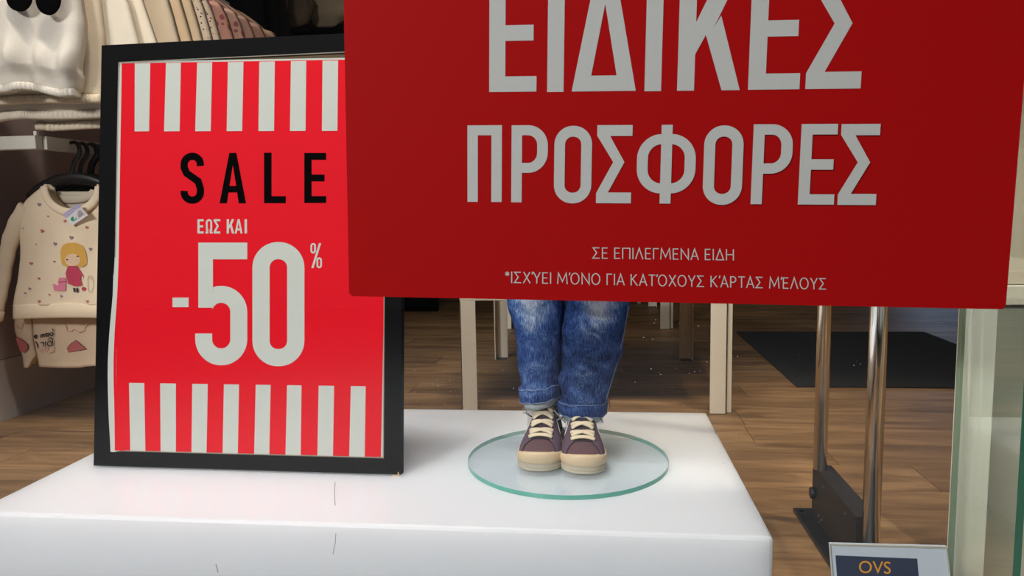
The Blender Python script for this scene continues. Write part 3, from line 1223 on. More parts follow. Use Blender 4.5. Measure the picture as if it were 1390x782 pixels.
def table(name, label, x0, x1, y0, y1, zap, ztop, grp=None):
    t_ = thing(name, label, 'table', ((x0+x1)/2, (y0+y1)/2, 0))
    for cx_, sx in ((x0, 1), (x1, -1)):
        for cy_, sy in ((y0, 1), (y1, -1)):
            b_ = bmesh.new()
            angle_leg(b_, cx_, cy_, zap, sx, sy)
            if cy_ == y0:
                # return lip of the folded leg, set back a little
                xo = cx_ + (-sx*.0165 if sx < 0 else 0)
                if sx < 0:
                    box(b_, cx_+.0035, cx_+.0165, y0+.012, y0+.016, .002, zap, .0005)
                else:
                    box(b_, cx_+.0085, cx_+.0095, y0-.0006, y0, .002, zap)
            lg = fin('leg', b_, 'cream', t_)
            b_ = bmesh.new()
            xa, xb = sorted((cx_, cx_+sx*.0505))
            ya, yb = sorted((cy_, cy_+sy*.0505))
            box(b_, xa+.003, xb-.003, ya+.003, yb-.003, 0, .0025)
            fin('foot_pad', b_, 'blacksteel', lg)
    b_ = bmesh.new()
    box(b_, x0, x1, y0, y0+.02, zap, ztop, .002)
    fin('apron', b_, 'cream', t_)
    b_ = bmesh.new()
    box(b_, x0, x1, y1-.02, y1, zap, ztop, .002)
    fin('apron', b_, 'cream', t_)
    b_ = bmesh.new()
    box(b_, x0, x1, y0+.02, y1-.02, zap+.01, ztop, .002)
    fin('table_top', b_, 'cream', t_)
    return t_


table('display_table', 'cream metal display table with angle legs right behind the plinth', -.43, .40, 2.284, 3.12, .357, .44)
table('display_table', 'second cream display table with only its feet seen, deep in the shop', -.50, .385, 3.87, 4.75, .37, .45)
# a thin bluish white stand foot between the tables
t = thing('rack_stand', 'thin pale steel stand foot seen beside the jeans, deep in the shop', 'stand', (.25, 4.95, 0))
p = atz(867.5, 430, 0)
bm = bmesh.new()
box(bm, p.x-.011, p.x+.011, 5.0, 5.03, 0, .9, .001) if False else box(bm, p.x*4.9/p.y-.011, p.x*4.9/p.y+.011, 4.9, 4.93, .0, .9, .001)
fin('post', bm, 'rail', t)

# ================================================================== GLASS DISC + MANNEQUIN
DC = Vector((-.055, 1.353, .1703))
DR = .188
bm = bmesh.new()
cyl(bm, DC, DR, .0085, 'Z', 128, bev=.001)
bm.normal_update()
for f in bm.faces:
    f.material_index = 1 if abs(f.normal.z) < .9 else 0
tag(fin('glass_disc', bm, None, smooth=False, mats=['disc', 'discgreen']), 'round clear glass disc with green rim under the mannequin shoes', 'glass base')
ZD = DC.z+.0085
man = thing('child_mannequin', 'child mannequin in faded blue turn-up jeans and brown sneakers on the glass disc', 'mannequin', (DC.x, 1.39, ZD))

# jeans -------------------------------------------------
LY0 = 1.395
legL = [(-90, 668, 772), (100, 673, 771), (300, 681, 769), (410, 689, 766.5), (443, 697, 764.5), (483, 703, 762), (505, 706, 761), (526, 709, 760), (540, 712, 756)]
legR = [(-90, 764, 892), (100, 765, 884), (300, 766, 869), (413, 766, 854.5), (448, 764, 848.5), (483, 761, 841), (517, 759, 830.5), (539, 758.5, 823.5), (552, 761, 820)]
bm = bmesh.new()
fade = bm.verts.layers.float.new('fade')


def leg_ring(tab, y, side, n=56):
    x0 = smooth([(r[0], r[1]) for r in tab], y)
    x1 = smooth([(r[0], r[2]) for r in tab], y)
    A, B = aty(x0, y, LY0), aty(x1, y, LY0)
    z = (A.z+B.z)/2
    cx_, hw = (A.x+B.x)/2, (B.x-A.x)/2
    hd = hw*.95
    out = []
    for k in range(n):
        a_ = 2*PI*k/n
        c, s = math.cos(a_), math.sin(a_)
        e = .86
        x = math.copysign(abs(c)**e, c)
        yy = math.copysign(abs(s)**e, s)
        front = max(0, -s)
        # wrinkles
        zz = z*1.0
        wr = 0
        for (z0_, amp, wd, sl_, ph) in FOLDS[side]:
            dz = zz - (z0_ + sl_*c)
            wr += amp*math.exp(-(dz/wd)**2)*(.4+.6*max(0, math.cos(a_-ph)))
        wr += .0026*noise.noise(Vector((c*2.2+side*7, s*2.2, zz*22)))
        wr += .0014*noise.noise(Vector((c*5+side*3, s*5, zz*60+c*6)))
        out.append((Vector((cx_+x*(hw+wr), LY0+yy*(hd+wr), z)), front, c, z))
    return out


FOLDS = {0: [(.30, .0045, .010, .012, -1.2), (.325, -.003, .008, -.014, -.6), (.36, .0035, .012, .016, -2.0), (.40, -.003, .012, .01, -1.0), (.43, .003, .014, -.02, -1.8), (.46, -.003, .012, .02, -1.2)],
         1: [(.295, .005, .010, -.018, -2.2), (.318, -.004, .009, .016, -1.0), (.345, .004, .012, .022, -1.2), (.372, -.004, .011, .026, -1.4), (.40, .0035, .013, -.02, -1.8), (.43, .004, .013, .018, -1.3), (.452, -.004, .012, -.012, -1.5)]}
for side, tab, ylast in ((0, legL, 536), (1, legR, 549)):
    prev = None
    NR = 90
    for j in range(NR+1):
        y = -90 + (ylast+90)*((j/NR)**.75)
        ring = leg_ring(tab, y, side)
        vs = []
        for p, front, c, z in ring:
            v = bm.verts.new(p)
            kn = math.exp(-((z-.475)/.045)**2)
            kc = math.exp(-((c-(-.15 if side == 0 else .05))/.55)**2)
            v[fade] = .12 + front*kc*(.55*kn+.14) + .06*noise.noise(Vector((c*4, side*9, z*30))) - .06*(abs(c) > .93)
            vs.append(v)
        if prev:
            for k in range(len(vs)):
                bm.faces.new((prev[k], prev[(k+1) % len(vs)], vs[(k+1) % len(vs)], vs[k]))
        prev = vs
# hips close the top
hz0 = aty(700, -90, LY0).z
topA, topB = aty(668, -90, LY0), aty(892, -90, LY0)
hc = (topA.x+topB.x)/2
prev = None
for j in range(10):
    v_ = j/9
    hw = (topB.x-topA.x)/2*(1-.12*v_)
    vs = [bm.verts.new((hc+hw*math.cos(2*PI*k/56), LY0+.085*math.sin(2*PI*k/56), hz0-.03+.17*v_)) for k in range(56)]
    for v in vs:
        v[fade] = .22
    if prev:
        for k in range(56):
            bm.faces.new((prev[k], prev[(k+1) % 56], vs[(k+1) % 56], vs[k]))
    else:
        bm.faces.new(vs[::-1])
    prev = vs
bm.faces.new(prev)
fin('jeans', bm, 'denim', man, True)
# side seams
bm = bmesh.new()
for side, xs in ((1, ((846.5, 413), (842, 448), (834.5, 483), (824.5, 517), (818, 538))), (0, ((754, 410), (752, 443), (750.5, 483), (749, 515)))):
    pass
seamR = [(849.5, 413), (844.5, 448), (837, 483), (826.5, 517), (820.5, 538)]
rr = []
for x, y in seamR:
    x0 = smooth([(r[0], r[1]) for r in legR], y)
    x1 = smooth([(r[0], r[2]) for r in legR], y)
    A, B = aty(x0, y, LY0), aty(x1, y, LY0)
    cx_, hw = (A.x+B.x)/2, (B.x-A.x)/2
    a_ = -math.radians(24)
    rr.append(Vector((cx_+(hw+.0016)*math.cos(a_)**.86, LY0-(hw*.95+.0016)*abs(math.sin(a_))**.86, (A.z+B.z)/2)))
tube(bm, rr, .0011, 6)
fin('side_seam', bm, 'seam', man, True)


def cuff(pl_, pr_, yb_l, yb_r, side, name='turn_up'):
    """rolled cuff: pl_/pr_ px of the top corners, yb = px y of the bottoms"""
    A, B = aty(*pl_, LY0), aty(*pr_, LY0)
    C, D = aty(pl_[0]+3, yb_l, LY0), aty(pr_[0]-2, yb_r, LY0)
    n = 64
    prof = [(0, .0), (.04, .0045), (.25, .0062), (.6, .006), (.9, .006), (1.0, .004), (1.02, -.002)]
    b_ = bmesh.new()
    fl = b_.verts.layers.float.new('fade')
    rings = []
    for q, off in prof:
        vs = []
        for k in range(n):
            a_ = 2*PI*k/n
            c, s = math.cos(a_), math.sin(a_)
            u = (c+1)/2
            zt = A.z+(B.z-A.z)*u
            zb = C.z+(D.z-C.z)*u
            xl = A.x+(C.x-A.x)*q
            xr_ = B.x+(D.x-B.x)*q
            cx_, hw = (xl+xr_)/2, (xr_-xl)/2
            hd = hw*.95
            wv = .0014*math.sin(a_*5+side*2)+.001*math.sin(a_*11)
            z = zt+(zb-zt)*q + wv*.8
            e = .86
            v = b_.verts.new((cx_+math.copysign(abs(c)**e, c)*(hw+off-.003), LY0+math.copysign(abs(s)**e, s)*(hd+off-.001+wv*.4), z))
            v[fl] = .10 + .25*(q in (0, 1.0)) + .14*abs(noise.noise(Vector((c*9, s*9, side*4))))
            vs.append(v)
        rings.append(vs)
    # inner return at the top, and underside
    for i in range(len(rings)-1):
        for k in range(n):
            b_.faces.new((rings[i][k], rings[i][(k+1) % n], rings[i+1][(k+1) % n], rings[i+1][k]))
    b_.faces.new(rings[0])
    b_.faces.new(rings[-1][::-1])
    c_ = fin(name, b_, 'denim', man, True)
    b_ = bmesh.new()
    for q, off in ((.02, .0046), (.93, .0064)):
        P = []
        for k in range(49):
            a_ = PI + PI*k/48
            c, s = math.cos(a_), math.sin(a_)
            u = (c+1)/2
            zt, zb = A.z+(B.z-A.z)*u, C.z+(D.z-C.z)*u
            xl, xr_ = A.x+(C.x-A.x)*q, B.x+(D.x-B.x)*q
            cx_, hw = (xl+xr_)/2, (xr_-xl)/2
            wv = .0014*math.sin(a_*5+side*2)+.001*math.sin(a_*11)
            P.append(Vector((cx_+math.copysign(abs(c)**.86, c)*(hw+off-.0028), LY0+math.copysign(abs(s)**.86, s)*(hw*.95+off-.0006+wv*.4), zt+(zb-zt)*q+wv*.8)))
        tube(b_, P, .0007, 5)
    sm_ = fin('hem_stitching', b_, 'seam', c_, True)
    sm_['kind'] = 'stuff'
    # frayed lining below the turn-up
    b_ = bmesh.new()
    rings = []
    for q, off in ((0, -.001), (.5, .0), (1, -.001)):
        vs = []
        for k in range(n):
            a_ = 2*PI*k/n
            c, s = math.cos(a_), math.sin(a_)
            u = (c+1)/2
            zb = C.z+(D.z-C.z)*u
            cx_, hw = (C.x+D.x)/2, (D.x-C.x)/2-.002-.004*q
            fr_ = .003*noise.noise(Vector((c*14, s*14, side*5)))*q
            vs.append(b_.verts.new((cx_+math.copysign(abs(c)**.86, c)*(hw+off), LY0+math.copysign(abs(s)**.86, s)*(hw*.95+off), zb+.002-(.016+.002*math.sin(a_*3))*q+fr_)))
        rings.append(vs)
    for i in range(2):
        for k in range(n):
            b_.faces.new((rings[i][k], rings[i][(k+1) % n], rings[i+1][(k+1) % n], rings[i+1][k]))
    b_.faces.new(rings[-1][::-1])
    fin('frayed_lining', b_, 'lining', c_, True)
    b_ = bmesh.new()
    for k in range(26):
        a_ = PI+PI*random.random()
        c, s = math.cos(a_), math.sin(a_)
        u = (c+1)/2
        zb = C.z+(D.z-C.z)*u - .010
        cx_, hw = (C.x+D.x)/2, (D.x-C.x)/2-.004
        p = Vector((cx_+c*hw, LY0+s*hw*.97, zb))
        tube(b_, [p, p+Vector((random.uniform(-.002, .002), -.001, -.002)), p+Vector((random.uniform(-.004, .004), -.002, random.uniform(-.006, -.002)))], .00025, 4)
    o_ = fin('loose_thread', b_, 'lining', c_)
    o_['kind'] = 'stuff'
    return c_


cuff((705.5, 526), (762, 517), 545, 536, 0)
cuff((757, 541), (823.5, 542), 558.5, 560.5, 1)

# ankles (mannequin limb inside the cuff)
for cx_, cy_ in ((730, 545), (790, 556)):
    p = aty(cx_, cy_, LY0)
    bm = bmesh.new()
    tube(bm, [(p.x, 1.405, ZD+.03), (p.x, 1.40, ZD+.075), (p.x, LY0, p.z+.03), (p.x, LY0, p.z+.2)], [.022, .021, .023, .028], 20)
    fin('ankle', bm, 'rail', man, True)

# shoes --------------------------------------------------
SL = .198   # length


def make_shoe(px_toe, mirror, cuff_col=0):
    """toe position in px on the disc; local frame: x across, y from toe back, z up"""
    tp = atz(px_toe[0], px_toe[1], ZD)
    ox, oy = tp.x, tp.y

    def loc(x, y, z):
        rot = math.radians(2.5*mirror)
        return Vector((ox + x*math.cos(rot) - y*math.sin(rot)*mirror*mirror*0 + y*math.sin(rot), oy + y, ZD+z))
    root = bpy.data.objects.new('shoe', None)
    root.empty_display_size = .03
    COL.objects.link(root)
    root.parent = man
    root.location = Vector((ox, oy, ZD)) - man.location

    def put(name, bm_, m_, smooth_=True, parent=None):
        me = bpy.data.meshes.new(name)
        bmesh.ops.recalc_face_normals(bm_, faces=bm_.faces[:])
        bmesh.ops.translate(bm_, vec=-Vector((ox, oy, ZD)), verts=bm_.verts[:])
        bm_.to_mesh(me)
        bm_.free()
        if smooth_:
            for p in me.polygons:
                p.use_smooth = True
        return link(name, me, m_, root)
    hwt = [(0, .0), (.012, .46), (.04, .66), (.10, .86), (.18, .98), (.27, 1.0), (.40, .93), (.55, .80), (.72, .74), (.86, .76), (.95, .66), (.985, .45), (1, 0)]
    HW = .0415

    def hw(s):
        # elliptical toe and heel
        base = smooth(hwt[3:-2], s) if .10 < s < .93 else None
        if s <= .20:
            k = s/.20
            a_ = math.sqrt(max(0, 1-(1-k)**2))
            return HW*(a_**.86)*.985
        if s >= .86:
            k = (1-s)/.14
            return HW*.77*math.sqrt(max(0, 1-(1-min(1, k))**2))**.9
        return HW*smooth([(.20, .985), (.28, 1.0), (.40, .94), (.55, .82), (.70, .755), (.86, .77)], s)

    def rail_pts(n=72, grow=0.0):
        pts = []
        ss = [(.5-.5*math.cos(PI*i/n)) for i in range(n+1)]
        for s in ss:
            pts.append((hw(s), s))
        full = [(x, s) for x, s in pts] + [(-x, s) for x, s in pts[-2:0:-1]]
        cx_, cs = 0, .45
        out = []
        N_ = len(full)
        for i, (x, s) in enumerate(full):
            xa, sa = full[i-1]
            xb, sb = full[(i+1) % N_]
            tx, ty = xb-xa, (sb-sa)*SL
            L_ = math.hypot(tx, ty) or 1
            out.append((x + grow*ty/L_, s*SL - grow*tx/L_))
        return out

    def loft(prof, name, m_):
        """prof: list of (grow, z, toe_lift)"""
        b_ = bmesh.new()
        rings = []
        for g, z, lift in prof:
            pts = rail_pts(grow=g)
            rings.append([b_.verts.new(loc(x, y, z + lift*max(0, 1-y/(SL*.22))**1.5)) for x, y in pts])
        n_ = len(rings[0])
        for i in range(len(rings)-1):
            for k in range(n_):
                b_.faces.new((rings[i][k], rings[i][(k+1) % n_], rings[i+1][(k+1) % n_], rings[i+1][k]))
        b_.faces.new(rings[0][::-1])
        b_.faces.new(rings[-1])
        return put(name, b_, m_)
    # outsole with two grooves, foxing band, toe bumper
    loft([(-.004, 0, 0), (-.0008, .0012, 0), (0.0002, .004, 0), (.0002, .0052, 0), (-.0009, .0058, 0), (-.0009, .0064, 0), (.0004, .007, 0), (.0006, .0108, 0),
          (-.0006, .0114, 0), (-.0006, .012, 0), (.0006, .0126, 0), (.0006, .0145, 0)], 'outsole', 'outsole')
    loft([(-.0004, .0145, 0), (.0010, .0152, 0), (.0022, .0185, .001), (.0020, .023, .003), (.0008, .0262, .006), (-.0012, .0275, .008), (-.006, .0278, .009)], 'foxing', 'foxing')
    # upper surface
    ht = [(0, .028), (.05, .036), (.12, .0425), (.22, .0475), (.30, .053), (.40, .066), (.50, .079), (.60, .089), (.68, .095), (.80, .094), (.90, .092), (1, .088)]

    def H(s):
        return smooth(ht, s)

    def up(s, a_, off=0.0):
        """a_ -1..1 across, 0 on top"""
        wdt = max(.001, hw(s)-.0035)
        th_ = a_*PI/2
        z0 = .020
        hh = H(s)-z0
        e1 = .80
        sx = math.copysign(abs(math.sin(th_))**.92, a_)
        cz = abs(math.cos(th_))**e1
        # ankle gets steeper and narrower
        nar = 1 - .24*max(0, min(1, (s-.28)/.4))*cz
        x = (wdt+off)*sx*nar
        y = s*SL
        if s < .15:
            y = s*SL + .006*cz*(1-s/.15)
        z = z0 + (hh+off)*cz
        return loc(x, y, z)

    def patch(name, m_, s0f, s1f, a0f, a1f, off, ns=24, na=24, thick=.0012, parent=None):
        b_ = bmesh.new()
        top, botm = [], []
        for i in range(ns+1):
            rt, rb = [], []
            for j in range(na+1):
                v = j/na
                u = i/ns
                # a depends on u, s depends on a
                a_ = a0f(u)+(a1f(u)-a0f(u))*v
                s = s0f(a_)+(s1f(a_)-s0f(a_))*u
                rt.append(b_.verts.new(up(s, a_, off)))
                rb.append(b_.verts.new(up(s, a_, off-thick)))
            top.append(rt)
            botm.append(rb)
        for i in range(ns):
            for j in range(na):
                b_.faces.new((top[i][j], top[i][j+1], top[i+1][j+1], top[i+1][j]))
                b_.faces.new((botm[i][j], botm[i+1][j], botm[i+1][j+1], botm[i][j+1]))
        for i in range(ns):
            b_.faces.new((top[i][0], top[i+1][0], botm[i+1][0], botm[i][0]))
            b_.faces.new((top[i][na], botm[i][na], botm[i+1][na], top[i+1][na]))
        for j in range(na):
            b_.faces.new((top[0][j], botm[0][j], botm[0][j+1], top[0][j+1]))
            b_.faces.new((top[ns][j], top[ns][j+1], botm[ns][j+1], botm[ns][j]))
        return put(name, b_, m_)
    T0 = .215
    patch('toe_box', 'canvas', lambda a_: .012, lambda a_: .26, lambda u: -1, lambda u: 1, 0, 26, 40, .0015)
    patch('tongue', 'tongue', lambda a_: .18, lambda a_: .70+.02*math.cos(a_*3), lambda u: -.55, lambda u: .55, -.0008+.0, 20, 20, .002)
    # quarters: start on a slanted line, leave the throat open
    for sgn in (-1, 1):
        def s0f(a_, sgn=sgn):
            q = abs(a_)
            return interp([(.16, .215), (.30, .20), (.55, .13), (.8, .075), (1.0, .05)], q)
        patch('quarter', 'canvas_side', s0f, lambda a_: interp([(.2, .64), (.45, .70), (.7, .80), (1, .99)], abs(a_)),
              lambda u, sgn=sgn: sgn*(.26+.10*u), lambda u, sgn=sgn: sgn*1.0, .0022, 26, 26, .0024)
        # dark binding along the front line
        b_ = bmesh.new()
        aa = [.26+(.985-.26)*i/24 for i in range(25)]
        tube(b_, [up(s0f(a_)-.004, sgn*a_, .0012) for a_ in aa], .0011, 6)
        aa = [i/20 for i in range(21)]
        tube(b_, [up(T0+(.64-T0)*u, sgn*(.26+.10*u), .0022) for u in aa], .0009, 6)
        put('binding', b_, 'canvas_dark')
        # eyelets
        for i in range(5):
            s = .245+.085*i
            a_ = sgn*(.26+.10*((s-T0)/.42)+.055)
            p = up(s, a_, .0026)
            p2 = up(s, a_, .0036)
            nrm = (p2-p).normalized()
            b_ = bmesh.new()
            tx = nrm.cross(Vector((0, 1, 0))).normalized()
            ty = nrm.cross(tx)
            ring = [p+tx*.0021*math.cos(2*PI*k/12)+ty*.0021*math.sin(2*PI*k/12) for k in range(13)]
            tube(b_, ring, .0006, 6, cap=False)
            put('eyelet', b_, 'screw')
    # throat base: short straight edge at the vamp
    b_ = bmesh.new()
    tube(b_, [up(T0, a_, .0020) for a_ in [-.27+.54*i/12 for i in range(13)]], .0014, 6)
    put('binding', b_, 'canvas_dark')
    # heel counter (closed back of the upper)
    b_ = bmesh.new()
    n_ = 40
    rings = []
    for zq in range(9):
        v = zq/8
        row = []
        for k in range(n_+1):
            q = k/n_          # from one side round the heel to the other
            ang = PI*q
            sx = math.cos(ang)
            y = .66*SL + .325*SL*math.sin(ang)
            wd = HW*.74*(1-.18*v)
            topz = .088 + .004*math.sin(ang) - .004*(1-math.sin(ang))
            row.append(b_.verts.new(loc(wd*sx, y-.006*v*math.sin(ang), .02+(topz-.02)*v)))
        rings.append(row)
    for i in range(8):
        for k in range(n_):
            b_.faces.new((rings[i][k], rings[i][k+1], rings[i+1][k+1], rings[i+1][k]))
    r2 = bmesh.ops.solidify(b_, geom=b_.faces[:], thickness=.002)
    put('heel_counter', b_, 'canvas_side')
    # laces: five bars, each a shallow V crossing over the tongue
    def ribbon(pts, wdt=.0044, th_=.0012, name='lace'):
        b2 = bmesh.new()
        rows = []
        for i, p in enumerate(pts):
            tdir = (pts[min(i+1, len(pts)-1)]-pts[max(i-1, 0)]).normalized()
            nrm = Vector((0, -.55, .83))
            sd = tdir.cross(nrm).normalized()
            nn = sd.cross(tdir).normalized()
            if nn.z < 0:
                nn = -nn
            rows.append([b2.verts.new(p+sd*wdt*c+nn*th_*s) for c, s in ((-.95, 0), (-.6, .8), (0, 1), (.6, .8), (.95, 0), (0, -.6))])
        for i in range(len(rows)-1):
            for k in range(6):
                b2.faces.new((rows[i][k], rows[i][(k+1) % 6], rows[i+1][(k+1) % 6], rows[i+1][k]))
        b2.faces.new(rows[0][::-1])
        b2.faces.new(rows[-1])
        return put(name, b2, 'lace')

    def edge_a(s):
        return .26+.10*((s-T0)/.42)+.055
    for i in range(5):
        s = .242+.085*i
        for sgn in (-1, 1):
            if i == 0 and sgn == 1:
                # the lowest bar runs straight across
                pts = [up(s-.004+.010*math.cos(PI*u/1.0)*0, (2*u-1)*edge_a(s), .0048+.0012*math.sin(PI*u)) for u in [k/14 for k in range(15)]]
                ribbon(pts)
                continue
            if i == 0:
                continue
            s_a, s_b = s-.050, s+.004
            pts = []
            for k in range(15):
                u = k/14
                ss = s_a + .008 + (s_b-s_a-.008)*(u**1.25)
                a_ = sgn*(-edge_a(s_a)*.92 + (edge_a(s_b)+edge_a(s_a)*.92)*u)
                pts.append(up(ss, a_, .0046+.0022*math.sin(PI*u)*(1 if sgn > 0 else .75)))
            ribbon(pts)
    # curved side stripe
    for sgn in (-1, 1):
        b_ = bmesh.new()
        aa = [i/16 for i in range(17)]
        tube(b_, [up(.42+.42*u, sgn*(.74-.22*math.sin(PI*u*.9)), .0026) for u in aa], [.0014*(.3+.7*math.sin(PI*(.1+.85*u))) for u in aa], 6, flat=1)
        put('side_stripe', b_, 'stripe')
    # lace ends, tied out to the sides
    for sgn in ((-1, 1)):
        p = up(.62, sgn*.5, .004)
        q1 = p+Vector((sgn*.010, -.004, -.004))
        q2 = p+Vector((sgn*.022, -.006, -.012 if sgn*mirror > 0 else -.002))
        b_ = bmesh.new()
        tube(b_, [p, q1, q2], .0012, 8)
        put('lace_end', b_, 'cord')
    return root


make_shoe((730, 641), 1)
make_shoe((792.5, 645), -1)
# grey lace ends crossing beside the shoes
for P in (((752, 557), (761, 567), (768, 574)), ((768, 563), (760, 568), (752, 574)), ((811, 562), (815, 568), (818.5, 574)), ((722, 566), (715, 562), (714, 556))):
    bm = bmesh.new()
    tube(bm, [aty(x, y, 1.375-.004*k) for k, (x, y) in enumerate(P)], .0014, 8)
    fin('lace_end', bm, 'cord', man, True)
# steel fixing behind the heels
bm = bmesh.new()
fx = atz(758, 590, ZD)
cyl(bm, (fx.x-.004, fx.y, ZD), .017, .004, 'Z', 40, bev=.001)
cyl(bm, (fx.x-.004, fx.y, ZD+.004), .006, .012, 'Z', 24)
fin('base_fixing', bm, 'chrome', man, True)

# ================================================================== LOWER RAIL, HANGERS, SWEATER SET
RXc = -1.562
t = thing('lower_clothes_rail', 'white clothes rail under the hanging cream tops on the left wall', 'clothes rail', (-1.88, 1.95, .85))
bm = bmesh.new()
box(bm, -1.883, RXc, 1.94, 1.968, .836, .874, .003)
fin('wall_arm', bm, 'rail', t)
bm = bmesh.new()
box(bm, RXc-.012, RXc+.012, 1.968, 3.2, .836, .874, .003)
fin('rail', bm, 'rail', t)
bm = bmesh.new()
box(bm, RXc-.006, RXc+.004, 1.942, 1.952, .874, .886, .001)
fin('peg', bm, 'rail', t)
# rails above, out of the frame
t = thing('upper_clothes_rail', 'white upper clothes rail hidden above the row of tops', 'clothes rail', (-1.88, 1.75, 1.55))
bm = bmesh.new()
box(bm, -1.883, -1.488, 1.73, 1.76, 1.476, 1.505, .003)
box(bm, -1.512, -1.488, 1.76, 2.99, 1.476, 1.505, .003)
fin('rail', bm, 'rail', t)


def make_hanger(Y, cx_, zc, label, grp, hw=.15):
    t_ = thing('hanger', label, 'hanger', (cx_, Y, zc), grp)
    b_ = bmesh.new()

    def S(u, v):
        x = (u*2-1)*hw
        top = .028*math.cos(min(1, abs(x)/hw)*PI/2)**.8 - .20*abs(x)*abs(x)/hw*1.0
        bt = -.030*math.cos(min(1, abs(x)/hw)*PI/2)*.0 - .24*x*x/hw - .006
        z = top + (bt-top)*v
        return Vector((cx_+x, Y-.004*math.sin(PI*v), zc+z))
    shell(b_, S, 40, 6, .009)
    fin('shoulder', b_, 'hanger', t_, True)
    b_ = bmesh.new()
    ref = [(97, 238), (97.5, 230), (100, 219), (105.5, 211), (107.5, 204), (105.5, 196.5), (100, 192), (93, 193.5)]
    c0 = aty(97, 238, 2.06)
    pts = [aty(x, y, 2.06)-c0+Vector((cx_, Y+.003, zc+.018)) for x, y in ref]
    sm = []
    for k in range(36):
        q = k/35*(len(pts)-1)
        sm.append(Vector([smooth([(i, p[c]) for i, p in enumerate(pts)], q) for c in range(3)]))
    tube(b_, sm, [.0075]*24+[.0075-.003*k/11 for k in range(12)], 8, flat=.6, up=Vector((0, -1, 0)))
    fin('hook', b_, 'hanger', t_, True)
    return t_


HX = aty(97, 240, 2.06).x
make_hanger(2.06, HX, aty(97, 237, 2.06).z-.022, 'front black plastic hanger inside the cream girl-print sweater', None)

# sweater -------------------------------------------------
SY = 2.045
sw = thing('sweater', 'cream long-sleeved child sweater printed with a girl and small hearts on hanger', 'sweater', (HX, SY, aty(97, 433, SY).z))
cxp = 97.0
# body outline, half width in px by y (right side mirrored)
bodyL = [(250, 60), (262, 46), (272, 35), (285, 28), (310, 26), (345, 27.5), (380, 24), (405, 19), (415, 18)]


def body_pt(u, v):
    y = 250+(415-250)*v
    xl = smooth(bodyL, y)
    hwp = cxp-xl
    px = cxp + (u*2-1)*hwp
    # neckline dip
    neck = 36*max(0, 1-((px-cxp)/34)**2)**.5 if abs(px-cxp) < 34 else 0
    py = y + neck*max(0, 1-v*3)
    k = (u*2-1)
    bulge = .032*(1-k*k)**.6
    wr = .004*math.sin(px*.09+py*.035)*(v) + .004*noise.noise(Vector((px*.03, py*.02, 3)))
    p = aty(px, py, SY)
    p.y = SY - bulge - wr
    s = p.y/SY
    q = ray(px, py)
    return EYE + q*(p.y/q.y)


bm = bmesh.new()
shell(bm, body_pt, 60, 60, .035)
fin('body', bm, 'tee', sw, True)
# hem band
bm = bmesh.new()


def hem_pt(u, v):
    px = 17.5+(176.5-17.5)*u
    py = 414+19.5*v - 2.0*math.sin(PI*u)
    k = u*2-1
    q = ray(px, py)
    Y = SY - .034*(1-k*k)**.6 - .0045*math.sin(PI*v) - .0015*math.sin(px*.1)
    return EYE + q*(Y/q.y)


shell(bm, hem_pt, 60, 8, .03)
fin('hem_band', bm, 'tee', sw, True)
# collar: front band and back neck
bm = bmesh.new()
pts, pr = [], []
for k in range(41):
    a_ = PI + PI*k/40
    px, py = cxp+37*math.cos(a_), 253 - 37*math.sin(a_)*.95
    q = ray(px, py)
    Y = SY - .018-.022*abs(math.sin(a_))
    pts.append(EYE+q*(Y/q.y))
tube(bm, pts, .0125, 10, flat=.45, up=Vector((0, -1, 0)))
fin('collar', bm, 'tee', sw, True)
bm = bmesh.new()
pts = []
for k in range(31):
    a_ = PI + PI*k/30
    px, py = cxp+31*math.cos(a_), 258 - 13*math.sin(a_)
    q = ray(px, py)
    pts.append(EYE+q*((SY+.022)/q.y))
tube(bm, pts, .013, 10, flat=.4, up=Vector((0, -1, 0)))
fin('back_collar', bm, 'tee_in', sw, True)
bm = bmesh.new()
polyp = [(64, 254), (130, 254), (122, 275), (97, 284), (72, 275)]
def neck_in(u, v):
    px = 64+66*u
    py = 258+26*v*math.sin(PI*u)**.6 + 2
    q = ray(px, py)
    return EYE+q*((SY+.024)/q.y)
shell(bm, neck_in, 16, 6, .002)
fin('back_panel', bm, 'tee_in', sw, True)
# sleeves
for sgn in (-1, 1):
    bm = bmesh.new()
    L_ = [(36, 281, 12), (25, 300, 13), (15.5, 323, 13), (9, 348, 12), (4, 378, 11.5), (-1, 404, 11), (-4, 420, 10)]
    pts, rs = [], []
    for i in range(25):
        q_ = i/24*(len(L_)-1)
        x = smooth([(k, l[0]) for k, l in enumerate(L_)], q_)
        y = smooth([(k, l[1]) for k, l in enumerate(L_)], q_)
        r = smooth([(k, l[2]) for k, l in enumerate(L_)], q_)
        if sgn > 0:
            x = 2*cxp - x
        q = ray(x, y)
        pts.append(EYE+q*((SY+.004)/q.y))
        rs.append(r/1000*2.05*(1+.05*math.sin(i*1.7)))
    tube(bm, pts, rs, 20, flat=.62, up=Vector((0, -1, 0)))
    fin('sleeve', bm, 'tee', sw, True)
    bm = bmesh.new()
    p0, p1 = pts[-1], pts[-1]+(pts[-1]-pts[-2]).normalized()*.035
    tube(bm, [p0, p0+(p1-p0)*.15, p0+(p1-p0)*.85, p1], [.021, .0245, .024, .020], 20, flat=.62, up=Vector((0, -1, 0)))
    fin('cuff', bm, 'tee', sw, True)


def on_body(px, py, lift=.0012):
    # front depth of the sweater body at that pixel
    y = min(max(py, 250), 415)
    hwp = cxp - smooth(bodyL, y)
    k = max(-.98, min(.98, (px-cxp)/hwp))
    v = (y-250)/165
    wr = .004*math.sin(px*.09+py*.035)*v + .004*noise.noise(Vector((px*.03, py*.02, 3)))
    Y = SY - .032*(1-k*k)**.6 - wr - lift - .0012
    q = ray(px, py)
    return EYE + q*(Y/q.y)


